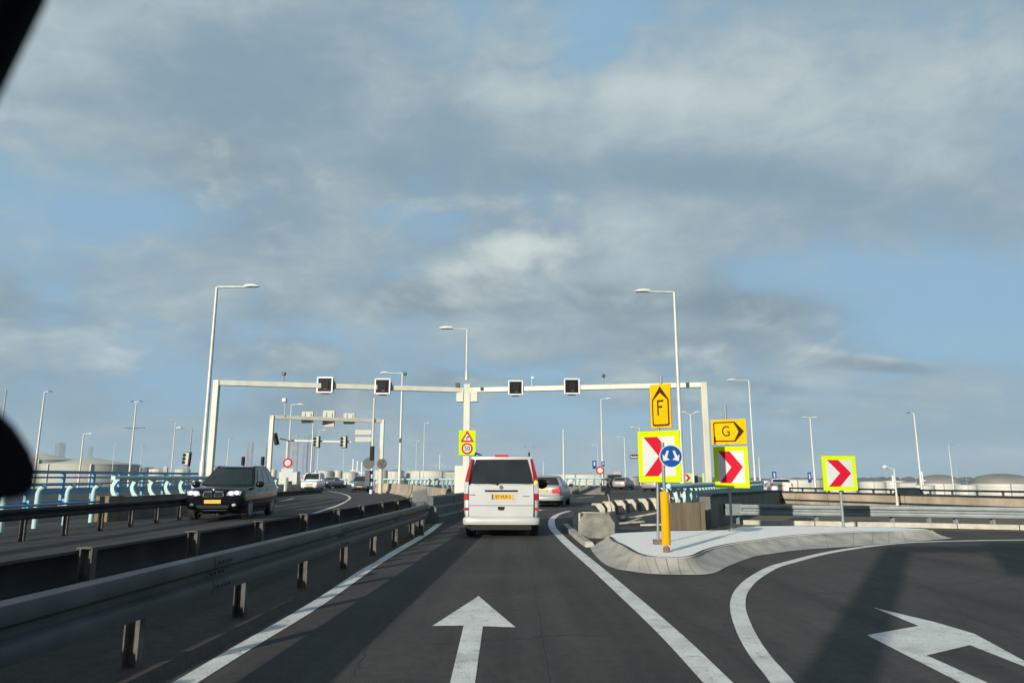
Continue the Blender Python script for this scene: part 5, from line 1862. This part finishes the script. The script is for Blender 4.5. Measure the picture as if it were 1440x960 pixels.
# --- oncoming traffic farther back
def small_car(name, label, loc, rz, paint, dims, kind='hatch', front=True, lights=True):
    L_, w, z1 = dims
    hw = w / 2
    f = L_ / 2
    zb = .95 if z1 < 1.6 else 1.08
    st = [(f, hw * .74, .42, .66), (f - .06, hw * .88, .30, .78), (f - .3, hw * .96, .24, zb - .1), (f - 1.0, hw, .22, zb), (0, hw, .22, zb + .02), (-f + .7, hw, .23, zb + .03), (-f + .25, hw * .98, .26, zb + .02), (-f + .06, hw * .93, .30, zb), (-f, hw * .82, .38, zb - .1)]
    if kind == 'van':
        c = Cab(f - .95, f - 1.55, -f + .06, -f + .14, hw * .95, hw * .80, zb, z1 - .05, .16, .06)
    elif kind == 'saloon':
        c = Cab(f - 1.35, f - 2.15, -f + .75, -f + 1.35, hw * .92, hw * .68, zb, z1 - .05, .16, .10)
    else:
        c = Cab(f - .95, f - 1.75, -f + .12, -f + .50, hw * .94, hw * .70, zb, z1 - .05, .18, .10)
    t = vehicle(name, label, 'car' if kind != 'van' else 'van', loc, rz, st, c, paint, (f - .85, -f + .8), .30, hw - .01, subs=1)
    c.patch('front', (-.88, .88, .12, .90), .01).build('windscreen', 'glass_dark', t, smooth=60)
    c.patch('rear', (-.86, .86, .15, .88), .01).build('rear_window', 'glass_dark', t, smooth=60)
    for s in ('left', 'right'):
        for u0, u1 in ((.15, .46), (.5, .88)):
            c.patch(s, ((u0, .14), (u1, .14), (u1 - .03, .86), (u0 + .03, .86)), .01).build('side_window', 'glass_dark', t, smooth=60)
    for s in (-1, 1):
        ell_part('headlamp', 'lamp_on' if lights and front else 'lamp_clear', t, (s * hw * .72, f - .12, .70), (.14, .10, .085))
        MB().box((s * hw * .86, -f + .04, .82), (.12, .08, .22)).build('tail_lamp', 'tail_on' if not front else 'tail_red', t, bevel=.01)
    MB().box((0, f - .02, .66), (.75, .06, .07)).box((0, f - .0, .36), (.9, .06, .12)).build('grille', 'black', t, bevel=.01)
    plate(t, f + .035, .50)
    plate(t, -f - .02, .75)
    mirrors(t, hw, f - 1.3, zb + .02, paint)
    return t


q = gp(432, 690.3)
wv = small_car('minivan', 'white minivan with headlamps on, oncoming beside the ruled plate', (q.x, q.y + 2.0, 0), R(180 + 4), 'car_white', (4.2, 1.80, 1.86), 'van')
MB().box((-.25, 0, 1.92), (.12, .5, .16)).box((.25, 0, 1.92), (.12, .5, .16)).build('roof_lamp', 'white', wv, bevel=.02)
q = gp(458, 686.5)
small_car('saloon_car', 'silver saloon following behind the white minivan, oncoming', (q.x, q.y + 2.2, 0), R(180 - 14), 'car_silver_dark', (4.5, 1.78, 1.42), 'saloon')
q = gp(502, 691.5)
small_car('hatchback', 'blue grey hatchback oncoming in front of the concrete barrier', (q.x, q.y + 2.0, 0), R(180 + 6), 'car_blue', (4.1, 1.74, 1.52), 'hatch')
q = gp(422, 688)
small_car('hatchback', 'dark small car half hidden left of the white minivan', (q.x + .2, q.y + 5, 0), R(180), 'car_black', (4.0, 1.7, 1.45), 'hatch', lights=False)
# right part of the road ahead
q = at(864, 684, 86)
small_car('suv', 'dark car with red lamps leaving on the right, beyond the barrier blocks', (q.x, 86, 0), R(-8), 'car_black', (4.6, 1.85, 1.68), 'hatch', front=False)
q = at(877, 686, 84)
small_car('hatchback', 'silver car beyond the barrier blocks, beside the dark car', (q.x, 84, 0), R(-25), 'car_silver_dark', (3.9, 1.7, 1.40), 'hatch', front=False)
q = at(922, 688, 74)
small_car('hatchback', 'dark silver car half hidden behind the first chevron sign post', (q.x, 74, 0), R(-30), 'car_silver_dark', (4.1, 1.74, 1.38), 'hatch', front=False)
for px, Y, m, rz, lab, k in ((1096, 58, 'car_white', -14, 'white car on the loop road right of the G sign', 'hatch'), (1278, 42.5, 'car_black', -30, 'dark car with a red lamp on the loop road behind the tall lamp post', 'hatch')):
    q = at(px, 690, Y)
    small_car('hatchback' if k == 'hatch' else 'minivan', lab, (q.x, Y, 0 if px < 1200 else -.62), R(rz), m, (4.0, 1.70, 1.30 if px < 1200 else 1.42), k, front=False)

# --- the car the photograph is taken from: its wing mirror and windscreen pillar reach into view
t = thing('car', 'black wing mirror and windscreen pillar of the car the photo is taken from', 'car', (-.75, .6, 0))
Y0 = .50
out_px = [(-70, 560), (-30, 558), (-6, 572), (22, 600), (44, 634), (53, 658), (51, 684), (36, 698), (0, 706), (-40, 708), (-70, 704)]
rings = []
for yy, k in ((Y0, .90), (Y0 + .01, .98), (Y0 + .03, 1.0), (Y0 + .06, .93), (Y0 + .08, .72), (Y0 + .09, .35)):
    pts = [at(x, y, yy) for x, y in out_px]
    c = sum(pts, Vector()) / len(pts)
    rings.append([Vector((c.x + (p.x - c.x) * k, yy, c.z + (p.z - c.z) * k)) for p in pts])
MB().loft(rings).build('wing_mirror', 'dash_black', t, world=True, smooth=60)
# pillar: a leaning trim piece with real depth
a0, a1 = at(-40, 195, .42), at(90, -70, .38)
d = (a1 - a0).normalized()
MB().bar(a0 + Vector((-.025, 0, 0)), a1 + Vector((-.025, 0, 0)), .044, .04, up=(0, 1, 0)).build('windscreen_pillar', 'dash_black', t, world=True, bevel=.02)

# --- a gantry behind the camera: its leg and sign throw the long shadows on the right-hand road
k = math.tan(R(SUN_EL))
sh = Vector((math.sin(R(SUN_AZ)), math.cos(R(SUN_AZ)), 0)) / k
H3 = 6.2
top = gp(1262, 772) - sh * H3
g = thing('sign_gantry', 'cream gantry behind the camera that shades the right-hand road', 'gantry', (top.x, top.y, 0))
MB().box((top.x, top.y, H3 / 2), (.36, .34, H3)).build('leg', 'gantry', g, world=True)
MB().bar(top + Vector((-.2, 0, H3)), top + Vector((15, 0, H3)), .3, .30).build('beam', 'gantry', g, world=True)
MB().box((top.x + 15, top.y, H3 / 2), (.42, .34, H3)).build('leg', 'gantry', g, world=True)
MB().box((top.x + 4.0, top.y - .3, H3 - .25), (4.8, .2, 1.5)).build('sign_panel', 'sign_back', g, world=True)

# ------------------------------------------------------------------ thin sea air that pales the far tanks and towers
hm = bpy.data.materials.new('haze')
hm.use_nodes = True
hm.node_tree.nodes.clear()
pv = hm.node_tree.nodes.new('ShaderNodeVolumePrincipled')
pv.inputs['Color'].default_value = (0.66, 0.80, 0.95, 1)
pv.inputs['Density'].default_value = 0.00016
ho = hm.node_tree.nodes.new('ShaderNodeOutputMaterial')
hm.node_tree.links.new(pv.outputs[0], ho.inputs['Volume'])
hx = MB().box((0, 1000, 30), (5000, 2400, 78)).build('haze', hm)
tag(hx, kind='stuff')
